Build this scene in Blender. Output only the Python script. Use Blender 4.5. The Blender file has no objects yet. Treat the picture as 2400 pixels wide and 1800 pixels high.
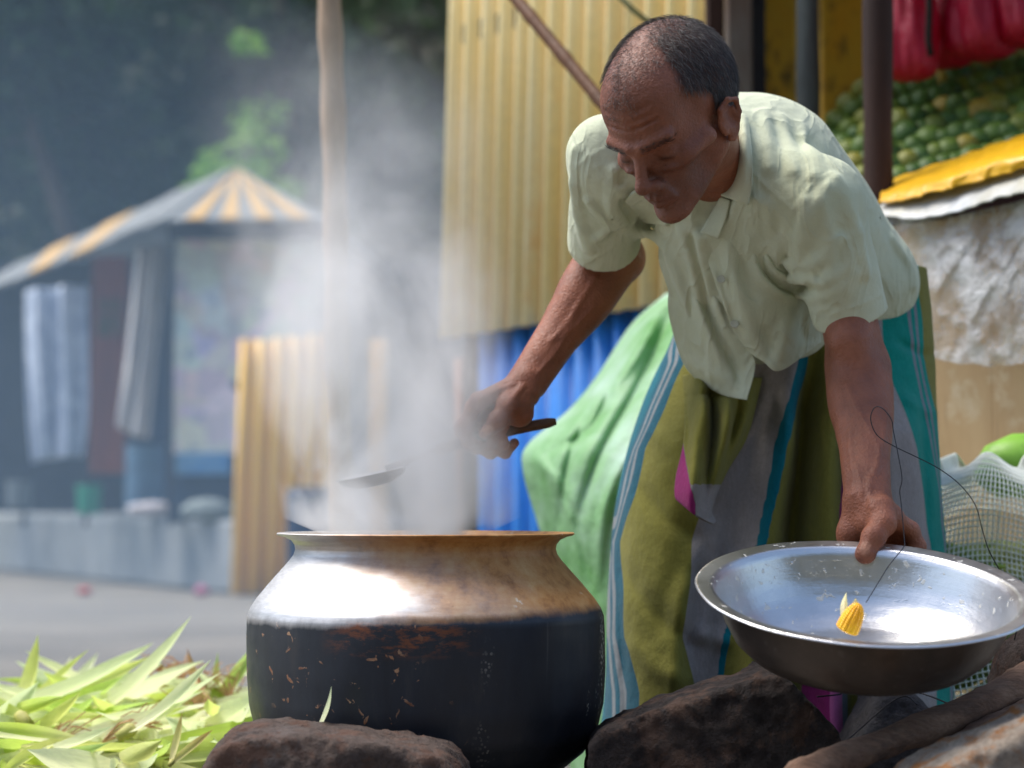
import bpy, bmesh, math, random
import numpy as np
from mathutils import Vector, Matrix, noise as mnoise
R = math.radians
random.seed(7); rng = np.random.default_rng(7)
sc = bpy.context.scene
COL = sc.collection
# ---------------------------------------------------------------- camera
CAMZ, FPX, HORIZON = 0.65, 4667.0, 1175.0
cam_d = bpy.data.cameras.new('camera'); cam = bpy.data.objects.new('camera', cam_d); COL.objects.link(cam)
cam_d.sensor_width = 36.0; cam_d.lens = 70.0; cam_d.clip_start = 0.05; cam_d.clip_end = 500
TH = math.atan((HORIZON - 900) / FPX)
cam.location = (0, 0, CAMZ); cam.rotation_euler = (math.pi / 2 + TH, 0, 0)
cam_d.dof.use_dof = True; cam_d.dof.focus_distance = 2.50; cam_d.dof.aperture_fstop = 3.4
cam_d.dof.aperture_blades = 0
sc.camera = cam
# ---------------------------------------------------------------- sky and sun
SUN_TO = Vector((-0.43, 0.14, 0.89)).normalized()
w = bpy.data.worlds.new('World'); sc.world = w; w.use_nodes = True
wn = w.node_tree.nodes; wl = w.node_tree.links
sky = wn.new('ShaderNodeTexSky'); sky.sky_type = 'NISHITA'; sky.sun_disc = False
sky.sun_elevation = math.asin(SUN_TO.z); sky.sun_rotation = math.atan2(SUN_TO.x, SUN_TO.y)
sky.air_density = 1.0; sky.dust_density = 2.0; sky.ozone_density = 1.0
bg = wn['Background']; bg.inputs['Strength'].default_value = 0.095
wl.new(sky.outputs[0], bg.inputs['Color'])
sun_d = bpy.data.lights.new('sun', 'SUN'); sun_d.energy = 1.5; sun_d.angle = R(38); sun_d.color = (1.0, 0.95, 0.88)
sun = bpy.data.objects.new('sun', sun_d); COL.objects.link(sun)
sun.rotation_euler = SUN_TO.to_track_quat('Z', 'Y').to_euler(); sun.location = (-3, 1, 8)
vs = sc.view_settings; vs.view_transform = 'Standard'; vs.look = 'None'; vs.exposure = 1.55; vs.gamma = 1.0
sc.cycles.use_denoising = True
sc.cycles.max_bounces = 8; sc.cycles.volume_bounces = 2; sc.cycles.transparent_max_bounces = 16
sc.cycles.volume_step_rate = 2.0; sc.cycles.volume_max_steps = 80
sc.cycles.sample_clamp_indirect = 6

def P(px, py, Y):
    """the place Y metres down the view whose picture position is (px, py) on the 2400 x 1800 photograph"""
    u = (px - 1200) / FPX; v = (900 - py) / FPX
    dy = math.cos(TH) - v * math.sin(TH); dz = math.sin(TH) + v * math.cos(TH)
    t = Y / dy
    return Vector((u * t, Y, CAMZ + dz * t))
def PA(px, py, Y): return np.array(P(px, py, Y))
def proj(V):
    V = np.asarray(V, float); c, s = math.cos(TH), math.sin(TH)
    z = V[..., 2] - CAMZ
    fw = V[..., 1] * c + z * s; up = -V[..., 1] * s + z * c
    return 1200 + V[..., 0] / fw * FPX, 900 - up / fw * FPX

# ---------------------------------------------------------------- object helpers
def tag(o, label=None, cat=None, group=None, kind=None):
    if label: o['label'] = label
    if cat: o['category'] = cat
    if group: o['group'] = group
    if kind: o['kind'] = kind
    return o
def link(name, me, mat=None, parent=None, smooth=False, loc=None):
    o = bpy.data.objects.new(name, me); COL.objects.link(o)
    if mat is not None and not me.materials: me.materials.append(mat)
    if parent is not None: o.parent = parent
    if loc is not None: o.location = loc
    if smooth: me.polygons.foreach_set('use_smooth', [True] * len(me.polygons))
    return o
def empty(name, loc=(0, 0, 0), rz=0, parent=None):
    o = bpy.data.objects.new(name, None); COL.objects.link(o); o.location = loc; o.rotation_euler = (0, 0, rz)
    o.empty_display_size = 0.05
    if parent: o.parent = parent
    return o
def mesh(name, V, F):
    me = bpy.data.meshes.new(name); me.from_pydata([tuple(v) for v in V], [], [tuple(f) for f in F]); me.update(); return me
def np_mesh(name, V, Q):
    """fast quad mesh from numpy arrays"""
    me = bpy.data.meshes.new(name); n = len(Q); k = Q.shape[1]
    me.vertices.add(len(V)); me.vertices.foreach_set('co', np.ascontiguousarray(V, np.float32).ravel())
    me.loops.add(n * k); me.loops.foreach_set('vertex_index', np.ascontiguousarray(Q, np.int32).ravel())
    me.polygons.add(n); me.polygons.foreach_set('loop_start', np.arange(0, n * k, k, dtype=np.int32))
    me.update(calc_edges=True); me.validate(); return me
def attr(me, name, data, typ='FLOAT'):
    a = me.attributes.new(name, typ, 'POINT')
    if typ == 'FLOAT': a.data.foreach_set('value', np.ascontiguousarray(data, np.float32).ravel())
    elif typ == 'FLOAT_COLOR': a.data.foreach_set('color', np.ascontiguousarray(data, np.float32).ravel())
def grid_faces(nu, nv, wrap=False):
    i = np.arange(nv - 1)[:, None]; mu = nu if wrap else nu - 1
    j = np.arange(mu)[None, :]
    a = i * nu + j; b = i * nu + (j + 1) % nu
    return np.stack([a, b, b + nu, a + nu], -1).reshape(-1, 4)
def box_vf(sx, sy, sz, c=(0, 0, 0)):
    V = [(c[0] + x * sx / 2, c[1] + y * sy / 2, c[2] + z * sz / 2) for z in (-1, 1) for y in (-1, 1) for x in (-1, 1)]
    F = [(0, 2, 3, 1), (4, 5, 7, 6), (0, 1, 5, 4), (2, 6, 7, 3), (0, 4, 6, 2), (1, 3, 7, 5)]
    return V, F
def box(name, size, loc, mat, parent=None, rot=(0, 0, 0), bevel=0.006):
    bm = bmesh.new(); bmesh.ops.create_cube(bm, size=1.0)
    for v in bm.verts: v.co = Vector((v.co.x * size[0], v.co.y * size[1], v.co.z * size[2]))
    if bevel: bmesh.ops.bevel(bm, geom=bm.edges[:], offset=min(bevel, min(size) * 0.3), segments=1, affect='EDGES')
    me = bpy.data.meshes.new(name); bm.to_mesh(me); bm.free()
    o = link(name, me, mat, parent); o.location = loc; o.rotation_euler = rot; return o
def lathe(name, prof, seg=64, mat=None, parent=None, smooth=True, loc=None, cap0=True, cap1=True, wob=None):
    n = len(prof); a = np.linspace(0, 2 * math.pi, seg, endpoint=False)
    pr = np.array(prof, float)
    V = np.zeros((n, seg, 3)); V[:, :, 0] = pr[:, 0:1] * np.cos(a); V[:, :, 1] = pr[:, 0:1] * np.sin(a); V[:, :, 2] = pr[:, 1:2]
    if wob is not None: V = wob(V)
    V = V.reshape(-1, 3); F = [tuple(q) for q in grid_faces(seg, n, True)]
    if cap0: F.append(tuple(range(seg))[::-1])
    if cap1: F.append(tuple(range((n - 1) * seg, n * seg)))
    return link(name, mesh(name, V, F), mat, parent, smooth, loc)
def catmull(pts, m):
    pts = np.array(pts, float); n = len(pts); out = []
    pe = np.vstack([2 * pts[0] - pts[1], pts, 2 * pts[-1] - pts[-2]])
    for q in np.linspace(0, n - 1, m):
        i = min(int(q), n - 2); t = q - i
        p0, p1, p2, p3 = pe[i], pe[i + 1], pe[i + 2], pe[i + 3]
        out.append(0.5 * ((2 * p1) + (-p0 + p2) * t + (2 * p0 - 5 * p1 + 4 * p2 - p3) * t * t + (-p0 + 3 * p1 - 3 * p2 + p3) * t ** 3))
    return np.array(out)
def tube_vf(path, rad, seg=10, cap=True, jitter=None):
    path = np.array(path, float); n = len(path); rad = np.full(n, rad) if np.isscalar(rad) else np.asarray(rad)
    t = np.gradient(path, axis=0); t /= np.linalg.norm(t, axis=1)[:, None] + 1e-9
    up = np.array([0, 0, 1.0]) if abs(t[0][2]) < 0.9 else np.array([1.0, 0, 0])
    V = []
    for i in range(n):
        s = np.cross(t[i], up); s /= np.linalg.norm(s) + 1e-9; up = np.cross(s, t[i])
        for k in range(seg):
            a = 2 * math.pi * k / seg; rr = rad[i] * (1 if jitter is None else jitter(i, k))
            V.append(path[i] + rr * (math.cos(a) * s + math.sin(a) * up))
    F = [tuple(q) for q in grid_faces(seg, n, True)]
    if cap: F += [tuple(range(seg))[::-1], tuple(range((n - 1) * seg, n * seg))]
    return V, F
def tube(name, path, rad, mat, parent=None, seg=10, smooth=True, jitter=None):
    V, F = tube_vf(path, rad, seg, True, jitter)
    return link(name, mesh(name, V, F), mat, parent, smooth)
def patch(name, rows, mat, parent=None, nu=40, nv=40, thick=0.002, wob=None):
    """cloth sheet through a grid of control points, given real thickness"""
    A = np.array([catmull(r, nu) for r in rows]); B = np.array([catmull(A[:, j], nv) for j in range(nu)]).transpose(1, 0, 2)
    if wob is not None: B = wob(B)
    me = np_mesh(name, B.reshape(-1, 3), grid_faces(nu, nv))
    o = link(name, me, mat, parent, True)
    if thick:
        m = o.modifiers.new('thickness', 'SOLIDIFY'); m.thickness = thick; m.offset = 0
    return o

# ---------------------------------------------------------------- materials
def L3(r, g, b):      # sRGB 0-255 -> linear
    f = lambda c: (c / 255 / 12.92) if c / 255 < 0.04045 else ((c / 255 + 0.055) / 1.055) ** 2.4
    return (f(r), f(g), f(b), 1)
class NT:
    def __init__(s, name):
        s.m = bpy.data.materials.new(name); s.m.use_nodes = True; s.t = s.m.node_tree; s.n = s.t.nodes
        s.b = s.n['Principled BSDF']; s.out = s.n['Material Output']
        s.tc = s.n.new('ShaderNodeTexCoord')
    def lk(s, a, b): s.t.links.new(a, b)
    def coord(s, kind='Object', scale=(1, 1, 1), loc=(0, 0, 0), rot=(0, 0, 0)):
        mp = s.n.new('ShaderNodeMapping'); mp.inputs['Scale'].default_value = scale; mp.inputs['Location'].default_value = loc
        mp.inputs['Rotation'].default_value = rot
        s.lk(s.tc.outputs[kind], mp.inputs[0]); return mp.outputs[0]
    def noise(s, scale, detail=4, rough=0.55, co=None, dist=0.0):
        t = s.n.new('ShaderNodeTexNoise'); t.inputs['Scale'].default_value = scale; t.inputs['Detail'].default_value = detail
        t.inputs['Roughness'].default_value = rough; t.inputs['Distortion'].default_value = dist
        s.lk(co if co is not None else s.coord(), t.inputs['Vector']); return t.outputs['Fac']
    def ramp(s, fac, stops, interp='LINEAR'):
        r = s.n.new('ShaderNodeValToRGB'); e = r.color_ramp; e.interpolation = interp
        while len(e.elements) < len(stops): e.elements.new(0.5)
        for el, (p, c) in zip(e.elements, stops):
            el.position = p; el.color = c if not np.isscalar(c) else (c, c, c, 1)
        s.lk(fac, r.inputs[0]); return r.outputs[0]
    def mix(s, fac, a, b, mode='MIX'):
        m = s.n.new('ShaderNodeMix'); m.data_type = 'RGBA'; m.blend_type = mode
        for sock, v in ((m.inputs[0], fac), (m.inputs[6], a), (m.inputs[7], b)):
            if hasattr(v, 'is_linked'): s.lk(v, sock)
            else: sock.default_value = v
        return m.outputs[2]
    def math(s, op, a, b=0.0, clamp=False):
        m = s.n.new('ShaderNodeMath'); m.operation = op; m.use_clamp = clamp
        for sock, v in ((m.inputs[0], a), (m.inputs[1], b)):
            if hasattr(v, 'is_linked'): s.lk(v, sock)
            else: sock.default_value = v
        return m.outputs[0]
    def attr(s, name, out='Fac'):
        a = s.n.new('ShaderNodeAttribute'); a.attribute_name = name; return a.outputs[out]
    def sep(s, v):
        x = s.n.new('ShaderNodeSeparateXYZ'); s.lk(v, x.inputs[0]); return x.outputs
    def set(s, **k):
        for key, v in k.items():
            sock = s.b.inputs[key.replace('_', ' ')]
            if hasattr(v, 'is_linked'): s.lk(v, sock)
            else: sock.default_value = v
    def bump(s, h, strength=0.3, dist=0.01, normal=None):
        b = s.n.new('ShaderNodeBump'); b.inputs['Strength'].default_value = strength; b.inputs['Distance'].default_value = dist
        s.lk(h, b.inputs['Height'])
        if normal is not None: s.lk(normal, b.inputs['Normal'])
        s.lk(b.outputs[0], s.b.inputs['Normal']); return b.outputs[0]
def simple(name, c1, c2=None, scale=6, rough=0.7, metal=0.0, bump=0.25, bscale=60, bdist=0.004, stretch=(1, 1, 1), spec=0.3, trans=0.0, coat=0.0, rnd=0.0):
    """two-tone worn surface: large blotches, fine grain, relief"""
    t = NT(name); c2 = c2 or tuple(x * 0.7 for x in c1[:3]) + (1,)
    co = t.coord(scale=stretch)
    f = t.noise(scale, 6, 0.62, co); col = t.ramp(f, [(0.32, c1), (0.68, c2)])
    g = t.noise(bscale, 4, 0.6, co); col = t.mix(0.35, col, t.ramp(g, [(0.3, 0.55), (0.7, 1.25)]), 'MULTIPLY')
    if rnd:
        oi = t.n.new('ShaderNodeObjectInfo'); hv = t.n.new('ShaderNodeHueSaturation')
        t.lk(t.math('ADD', t.math('MULTIPLY', oi.outputs['Random'], rnd), 1 - rnd / 2), hv.inputs['Value'])
        t.lk(t.math('ADD', t.math('MULTIPLY', oi.outputs['Random'], 0.05 * rnd), 0.5 - 0.025 * rnd), hv.inputs['Hue'])
        t.lk(col, hv.inputs['Color']); col = hv.outputs[0]
    t.set(Base_Color=col, Roughness=rough, Metallic=metal, Specular_IOR_Level=spec)
    if coat: t.set(Coat_Weight=coat)
    if bump: t.bump(g, bump, bdist)
    if trans:
        tr = t.n.new('ShaderNodeBsdfTranslucent'); mx = t.n.new('ShaderNodeMixShader'); mx.inputs[0].default_value = trans
        t.lk(col, tr.inputs[0]); t.lk(t.b.outputs[0], mx.inputs[1]); t.lk(tr.outputs[0], mx.inputs[2]); t.lk(mx.outputs[0], t.out.inputs[0])
    return t.m

# ---------------------------------------------------------------- implicit surfaces (smooth unions meshed with surface nets)
def cap(a, b, ra, rb):
    a = np.array(a, np.float32); b = np.array(b, np.float32); ab = b - a; L = float(ab @ ab) + 1e-12
    def fn(p):
        t = np.clip(((p - a) @ ab) / L, 0, 1)
        q = p - a - t[..., None] * ab; return np.sqrt(np.einsum('...i,...i', q, q)) - (ra + (rb - ra) * t)
    return fn
def ell(c, r, M=None):
    c = np.array(c, np.float32); r = np.array(r, np.float32); M = np.eye(3, dtype=np.float32) if M is None else np.array(M, np.float32)
    def fn(p):
        q = (p - c) @ (M.T / r); k0 = np.sqrt(np.einsum('...i,...i', q, q)); q = q / r; k1 = np.sqrt(np.einsum('...i,...i', q, q)) + 1e-6
        return k0 * (k0 - 1) / k1
    return fn
def plane(c, n):
    c = np.array(c, np.float32); n = np.array(n, np.float32); n = n / np.linalg.norm(n)
    return lambda p: (p - c) @ n
class Line:
    def __init__(s, pts, h, w, sharp=False):
        s.sharp = sharp; s.p = [np.array(q, np.float32) for q in pts]; s.h = h; s.w = w
        n = len(s.p) - 1; s.f = [math.sin(math.pi * (i + .6) / (n + .2)) for i in range(n + 1)]
    def __call__(s, p):
        best = None
        for a, b in zip(s.p[:-1], s.p[1:]):
            ab = b - a; t = np.clip(((p - a) @ ab) / (float(ab @ ab) + 1e-12), 0, 1); q = p - a - t[..., None] * ab
            d = np.sqrt(np.einsum('...i,...i', q, q)); best = d if best is None else np.minimum(best, d)
        return best
def ev(ops, Pn, C, half):
    D = np.full(Pn.shape[:2], 1.0, np.float32)
    for fn, k, mode in ops:
        dc = fn(C); lim = half * 2.4 + ((3.6 if fn.sharp else 2.4) * fn.w if mode == 'g' else k) + 0.006
        m = (dc > -lim) if mode == 'i' else (dc < lim)
        if not m.any(): continue
        d = fn(Pn[m]); a = D[m]
        if mode == 'u':
            h = np.clip(0.5 + 0.5 * (a - d) / k, 0, 1); D[m] = a * (1 - h) + d * h - k * h * (1 - h)
        elif mode == 's':
            h = np.clip(0.5 - 0.5 * (a + d) / k, 0, 1); D[m] = a * (1 - h) - d * h + k * h * (1 - h)
        elif mode == 'i':
            h = np.clip(0.5 - 0.5 * (d - a) / k, 0, 1); D[m] = d * (1 - h) + a * h + k * h * (1 - h)
        elif mode == 'd':
            D[m] = a + d
        elif mode == 'g':                       # soft ridge (h > 0) or crease (h < 0) along a line
            D[m] = a - fn.h * (np.exp(-(d / fn.w) ** 2) if not fn.sharp else np.exp(-1.5 * (np.sqrt((d / fn.w) ** 2 + .012) - .11)))
    return D
def ev_pts(ops, p):
    p = np.asarray(p, np.float32); return ev(ops, p[:, None, :], p, 0.5)[:, 0]
def trace(ops, pts):
    """where the view through picture points meets a field"""
    O = np.array([0, 0, CAMZ]); d = np.array([PA(x, y, 1.0) - O for x, y in pts]); d /= np.linalg.norm(d, axis=1)[:, None]
    t = np.full(len(d), 2.2)
    for _ in range(45): t = np.minimum(t + ev_pts(ops, O + d * t[:, None]) * 0.9, 4.0)
    return O + d * t[:, None]
def nets(ops, lo, hi, v):
    lo = np.array(lo, float); nb = np.ceil((np.array(hi) - lo) / (8 * v)).astype(int); half = 8 * v * 0.87
    I = np.stack(np.meshgrid(*[np.arange(n) for n in nb], indexing='ij'), -1).reshape(-1, 3)
    C = (lo + (I + 0.5) * 8 * v).astype(np.float32)
    D = ev(ops, C[:, None, :], C, half)[:, 0]; keep = np.abs(D) < half * 1.35 + 0.006
    I = I[keep]; C = C[keep]
    loc = np.stack(np.meshgrid(*[np.arange(9)] * 3, indexing='ij'), -1).reshape(-1, 3)
    out = []
    for s in range(0, len(I), 3000):
        G = I[s:s + 3000, None, :] * 8 + loc[None]
        out.append(ev(ops, (lo + G * v).astype(np.float32), C[s:s + 3000], half))
    D = np.concatenate(out).reshape(-1, 9, 9, 9)
    S = D < 0
    cs = sum(S[:, a:a + 8, b:b + 8, c:c + 8].astype(np.int8) for a in (0, 1) for b in (0, 1) for c in (0, 1))
    bi, x, y, z = np.nonzero((cs > 0) & (cs < 8))
    g = I[bi] * 8 + np.stack([x, y, z], -1)
    acc = np.zeros((len(bi), 3)); cnt = np.zeros(len(bi))
    cr = [(a, b, c) for a in (0, 1) for b in (0, 1) for c in (0, 1)]
    for p in cr:
        for ax in range(3):
            if p[ax]: continue
            q = list(p); q[ax] = 1
            d0 = D[bi, x + p[0], y + p[1], z + p[2]]; d1 = D[bi, x + q[0], y + q[1], z + q[2]]
            m = (d0 < 0) != (d1 < 0); t = np.where(m, d0 / np.where(m, d0 - d1, 1), 0)
            off = np.tile(np.array(p, float), (len(bi), 1)); off[:, ax] = t
            acc[m] += off[m]; cnt[m] += 1
    V = lo + (g + acc / cnt[:, None]) * v
    N = (nb * 8 + 8).astype(np.int64); key = lambda q: (q[:, 0].astype(np.int64) * N[1] + q[:, 1]) * N[2] + q[:, 2]
    K = key(g); order = np.argsort(K); Ks = K[order]
    Q = []
    for ax in range(3):
        b_, c_ = (ax + 1) % 3, (ax + 2) % 3
        sl = [slice(0, 8)] * 3; s2 = list(sl); s2[ax] = slice(1, 9)
        A = S[:, sl[0], sl[1], sl[2]]; B = S[:, s2[0], s2[1], s2[2]]
        ei, ex, ey, ez = np.nonzero(A != B); e = I[ei] * 8 + np.stack([ex, ey, ez], -1); flip = A[ei, ex, ey, ez]
        cs4 = []; ok = np.ones(len(e), bool)
        for db, dc in ((1, 1), (0, 1), (0, 0), (1, 0)):
            q = e.copy(); q[:, b_] -= db; q[:, c_] -= dc; kk = key(q)
            ii = np.clip(np.searchsorted(Ks, kk), 0, len(Ks) - 1); ok &= Ks[ii] == kk; cs4.append(order[ii])
        q4 = np.stack(cs4, -1); q4[~flip] = q4[~flip][:, ::-1]
        Q.append(q4[ok])
    return V, np.concatenate(Q)
def fnoise(p, f, seed=0):
    """cheap smooth 3-D noise from sines, works on arrays"""
    x, y, z = p[..., 0] * f + seed, p[..., 1] * f + seed * 1.7, p[..., 2] * f - seed * 0.6
    return (np.sin(x * 1.0 + 1.3 * np.sin(y * 1.1 + z)) + np.sin(y * 1.3 + 1.1 * np.sin(z * 0.9 + x * 0.7)) + np.sin(z * 1.2 + 1.2 * np.sin(x * 1.3 - y))) / 3

def creased(lines, amp=.004, f=24, seed=1):
    def w_(B):
        B = B.copy(); x, y = proj(B)
        for pts, h, wd in lines:
            q = catmull(np.array(pts, float), len(pts) * 4); d = np.full(x.shape, 1e9); tt = np.zeros(x.shape); n = len(q) - 1
            for i in range(n):
                a, b = q[i], q[i + 1]; ab = b - a; t_ = np.clip(((x - a[0]) * ab[0] + (y - a[1]) * ab[1]) / (ab @ ab + 1e-9), 0, 1); dd = np.hypot(x - a[0] - t_ * ab[0], y - a[1] - t_ * ab[1]); m = dd < d
                d = np.where(m, dd, d); tt = np.where(m, (i + t_) / n, tt)
            B[..., 1] -= h * np.exp(-(d / wd) ** 2) * np.sin(np.pi * np.clip(tt * .9 + .08, 0, 1))
        B[..., 1] += amp * fnoise(B, f, seed); return B
    return w_
# ================================================================ ground, bank, hillside
t = NT('packed_ground'); co = t.coord()
c = t.ramp(t.noise(1.1, 8, .65, co), [(.3, L3(112, 109, 102)), (.7, L3(140, 134, 124))]); c = t.mix(.5, c, t.ramp(t.noise(26, 6, .7, co), [(.3, .7), (.7, 1.2)]), 'MULTIPLY')
c = t.mix(t.ramp(t.noise(.35, 5, .6, t.coord(scale=(.35, 2.2, 1))), [(.5, 0.0), (.62, .6)]), c, L3(94, 92, 90))
t.set(Base_Color=c, Roughness=.92, Specular_IOR_Level=.2); t.bump(t.noise(40, 6, .7, co), .4, .02)
g = link('ground', mesh('ground', [(-150, -60, 0), (150, -60, 0), (150, 260, 0), (-150, 260, 0)], [(0, 1, 2, 3)]), t.m); tag(g, kind='structure')
# low earth bank that carries the hearth
nx, ny = 150, 150
xs = np.linspace(-2.6, 1.6, nx); ys = np.linspace(-.6, 4.6, ny); XX, YY = np.meshgrid(xs, ys)
edge = np.interp(XX, [-2.6, -.6, -.10, .12, .30, 1.6], [4.25, 4.15, 3.9, 2.98, 2.62, 2.60])
nz = fnoise(np.stack([XX, YY, 0 * XX], -1), 3.1, 1) * .02 + fnoise(np.stack([XX, YY, 0 * XX], -1), 17, 2) * .006
ed = np.clip((edge + nz * 2 - YY) / .22, 0, 1); ed = ed * ed * (3 - 2 * ed); sd = np.clip((XX + 2.55) / .3, 0, 1) * np.clip((1.55 - XX) / .3, 0, 1) * np.clip((YY + .55) / .3, 0, 1)
ZZ = -.03 + (.28 + nz) * ed * sd
EARTH = simple('hearth_earth', L3(112, 104, 94), L3(84, 78, 72), 5, .95, bump=.6, bscale=70, bdist=.01)
bk = link('earth_bank', np_mesh('earth_bank', np.stack([XX, YY, ZZ], -1).reshape(-1, 3), grid_faces(nx, ny)), EARTH, None, True); tag(bk, kind='structure')
# hillside
hx = np.linspace(-70, 60, 90); hy = np.linspace(20, 110, 60); XX, YY = np.meshgrid(hx, hy)
f0 = np.interp(XX, [-70, -12, 2, 20, 60], [30, 27, 22, 22, 26]); ZZ = -.3 + np.clip(YY - f0, 0, 90) * (.72 + .1 * fnoise(np.stack([XX, YY, 0 * XX], -1), .2, 3)) + .5 * fnoise(np.stack([XX, YY, 0 * XX], -1), .5, 1) * np.clip((YY - f0) / 4, 0, 1)
HILL = simple('hill_earth', L3(70, 66, 50), L3(46, 56, 34), 1.2, .95, bump=.5, bscale=8, bdist=.1)
hl_ = link('hillside', np_mesh('hillside', np.stack([XX, YY, ZZ], -1).reshape(-1, 3), grid_faces(90, 60)), HILL, None, True); tag(hl_, kind='structure')
def hill_z(x, y):
    f = np.interp(x, [-70, -12, 2, 20, 60], [30, 27, 22, 22, 26]); return max(0, (y - f) * .70 - .3)
# bare unseen slope behind the camera, added to block low sky light
XX, YY = np.meshgrid(np.linspace(-45, 45, 50), np.linspace(-45, -9, 30)); ZZ = -.2 + np.clip(-9.5 - YY, 0, 40) * .7 + .5 * fnoise(np.stack([XX, YY, 0 * XX], -1), .5, 4) * np.clip((-9.5 - YY) / 4, 0, 1)
h2 = link('unseen_slope', np_mesh('unseen_slope', np.stack([XX, YY, ZZ], -1).reshape(-1, 3), grid_faces(50, 30)), HILL, None, True); tag(h2, kind='structure')
# trees
def leafcol(name, a, b):
    t = NT(name); f = t.attr('tone'); c = t.ramp(f, [(0, a), (1, b)])
    t.set(Base_Color=c, Roughness=.55, Specular_IOR_Level=.3)
    tr = t.n.new('ShaderNodeBsdfTranslucent'); mx = t.n.new('ShaderNodeMixShader'); mx.inputs[0].default_value = .35
    t.lk(c, tr.inputs[0]); t.lk(t.b.outputs[0], mx.inputs[1]); t.lk(tr.outputs[0], mx.inputs[2]); t.lk(mx.outputs[0], t.out.inputs[0]); return t.m
LEAF_D = leafcol('dark_leaves', L3(22, 40, 22), L3(58, 86, 44)); LEAF_B = leafcol('bright_leaves', L3(70, 128, 36), L3(148, 190, 70))
BARK = simple('bark', L3(96, 80, 66), L3(62, 52, 44), 5, .9, bump=.6, bscale=30, bdist=.03, stretch=(1, 1, .2))
def leaves(centers, n, spread, size, seed):
    r = np.random.default_rng(seed); k = len(centers); ci = r.integers(0, k, n); sp = np.asarray(spread)[ci] if np.ndim(spread) else np.full(n, spread)
    d = r.normal(0, 1, (n, 3)); d /= np.linalg.norm(d, axis=1)[:, None]; c = np.asarray(centers)[ci] + d * (sp * r.uniform(.25, 1, n) ** .5)[:, None] * [1, 1, .72]
    nn = r.normal(0, 1, (n, 3)) + [0, 0, .8]; nn /= np.linalg.norm(nn, axis=1)[:, None]; a = np.cross(nn, r.normal(0, 1, (n, 3))); a /= np.linalg.norm(a, axis=1)[:, None]; b = np.cross(nn, a)
    s = (size * r.uniform(.6, 1.3, n))[:, None]
    V = np.stack([c - a * s, c + b * s * .42, c + a * s, c - b * s * .42], 1).reshape(-1, 3); Q = np.arange(n * 4).reshape(-1, 4)
    return V, Q, np.repeat(r.uniform(0, 1, n), 4)
def tree(name, loc, h, cr, n, size, leafm, label, seed, lean=0.0, group=None, bare=.35):
    r = np.random.default_rng(seed); t0 = empty(name, loc); tag(t0, label, 'tree', group)
    tp = catmull([(0, 0, -.4), (lean * .3 * h, 0, h * .35), (lean * .7 * h, .1, h * .7), (lean * h, .1, h * .95)], 12); rad = np.linspace(h * .030, h * .008, 12)
    V, F = tube_vf(tp, rad, 9); nb = 6; cen = []
    for i in range(nb):
        q = r.uniform(bare, .9); base = tp[int(q * 11)]; a = r.uniform(0, 6.28); L = cr * r.uniform(.6, 1.0)
        end = base + np.array([math.cos(a) * L, math.sin(a) * L, L * r.uniform(.2, .6)]); bp_ = catmull([base, (base + end) / 2 + [0, 0, .1 * L], end], 6)
        V2, F2 = tube_vf(bp_, np.linspace(h * .010, h * .003, 6), 6); F += [tuple(x + len(V) for x in f) for f in F2]; V = V + V2; cen += [end, (base + end) / 2]
    link('trunk', mesh('trunk', V, F), BARK, t0, True)
    cen = np.array(cen + [tp[-1], tp[-1] + [0, 0, cr * .4]]); cen = np.vstack([cen, cen[r.integers(0, len(cen), 14)] + r.normal(0, cr * .35, (14, 3))])
    Vl, Ql, tn = leaves(cen, n, cr * r.uniform(.22, .48, len(cen)), size, seed)
    lm = np_mesh('crown', Vl, Ql); attr(lm, 'tone', tn); link('crown', lm, leafm, t0); return t0
desc = ['tall dark tree left of the roof, cut by the picture edge', 'dark tree on the hillside above the low end of the roof', 'dark leafy tree on the hillside left of the bright branch', 'dark tree rising behind the striped roof peak',
        'dark tree on the hillside just left of the pale pole', 'dark tree between the pale pole and the yellow wall', 'dark tree high on the hillside near the upper left corner', 'leaning bare trunked tree on the dark hillside', 'dark tree high up behind the pale pole', 'dark tree behind the yellow corrugated wall', 'low dark tree at the hill foot behind the stall']
spots = [(-7.4, 26, 6.5, 2.6), (-5.6, 28, 7.5, 2.7), (-4.0, 30, 8, 2.8), (-2.8, 27, 7, 2.5), (-1.9, 31, 8.5, 2.8), (-.7, 26, 7, 2.4), (-7.8, 36, 9, 3.4), (-4.6, 25, 7.5, 1.6), (-2.4, 38, 9, 3.2), (.8, 29, 8, 2.8), (-3.4, 24.5, 3.6, 1.8)]
for i, (x, y, h, cr) in enumerate(spots):
    tree('hillside_tree', (x, y, hill_z(x, y)), h, cr, 3600, .16, LEAF_D, desc[i], 20 + i, lean=(-.28 if i == 7 else random.uniform(-.08, .08)), group='trees on the hillside', bare=(.6 if i == 7 else .2))
b_ = P(490, 262, 19.0)
bt = tree('young_tree', (b_.x + .2, 20.2, 0), b_.z + .15, .62, 900, .085, LEAF_B, 'bright green leafy branch tree above the striped roof', 77, group=None, bare=.86)
# undergrowth on the hill
r = np.random.default_rng(5); cen = []
for i in range(420):
    x = r.uniform(-12, 6); y = r.uniform(22, 44); cen.append((x, y, hill_z(x, y) + .2))
Vl, Ql, tn = leaves(np.array(cen), 26000, .9, .15, 9); lm = np_mesh('undergrowth', Vl, Ql); attr(lm, 'tone', tn)
tag(link('undergrowth', lm, LEAF_D), 'dense dark undergrowth covering the hillside behind the stall', 'undergrowth', kind='stuff')
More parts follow.
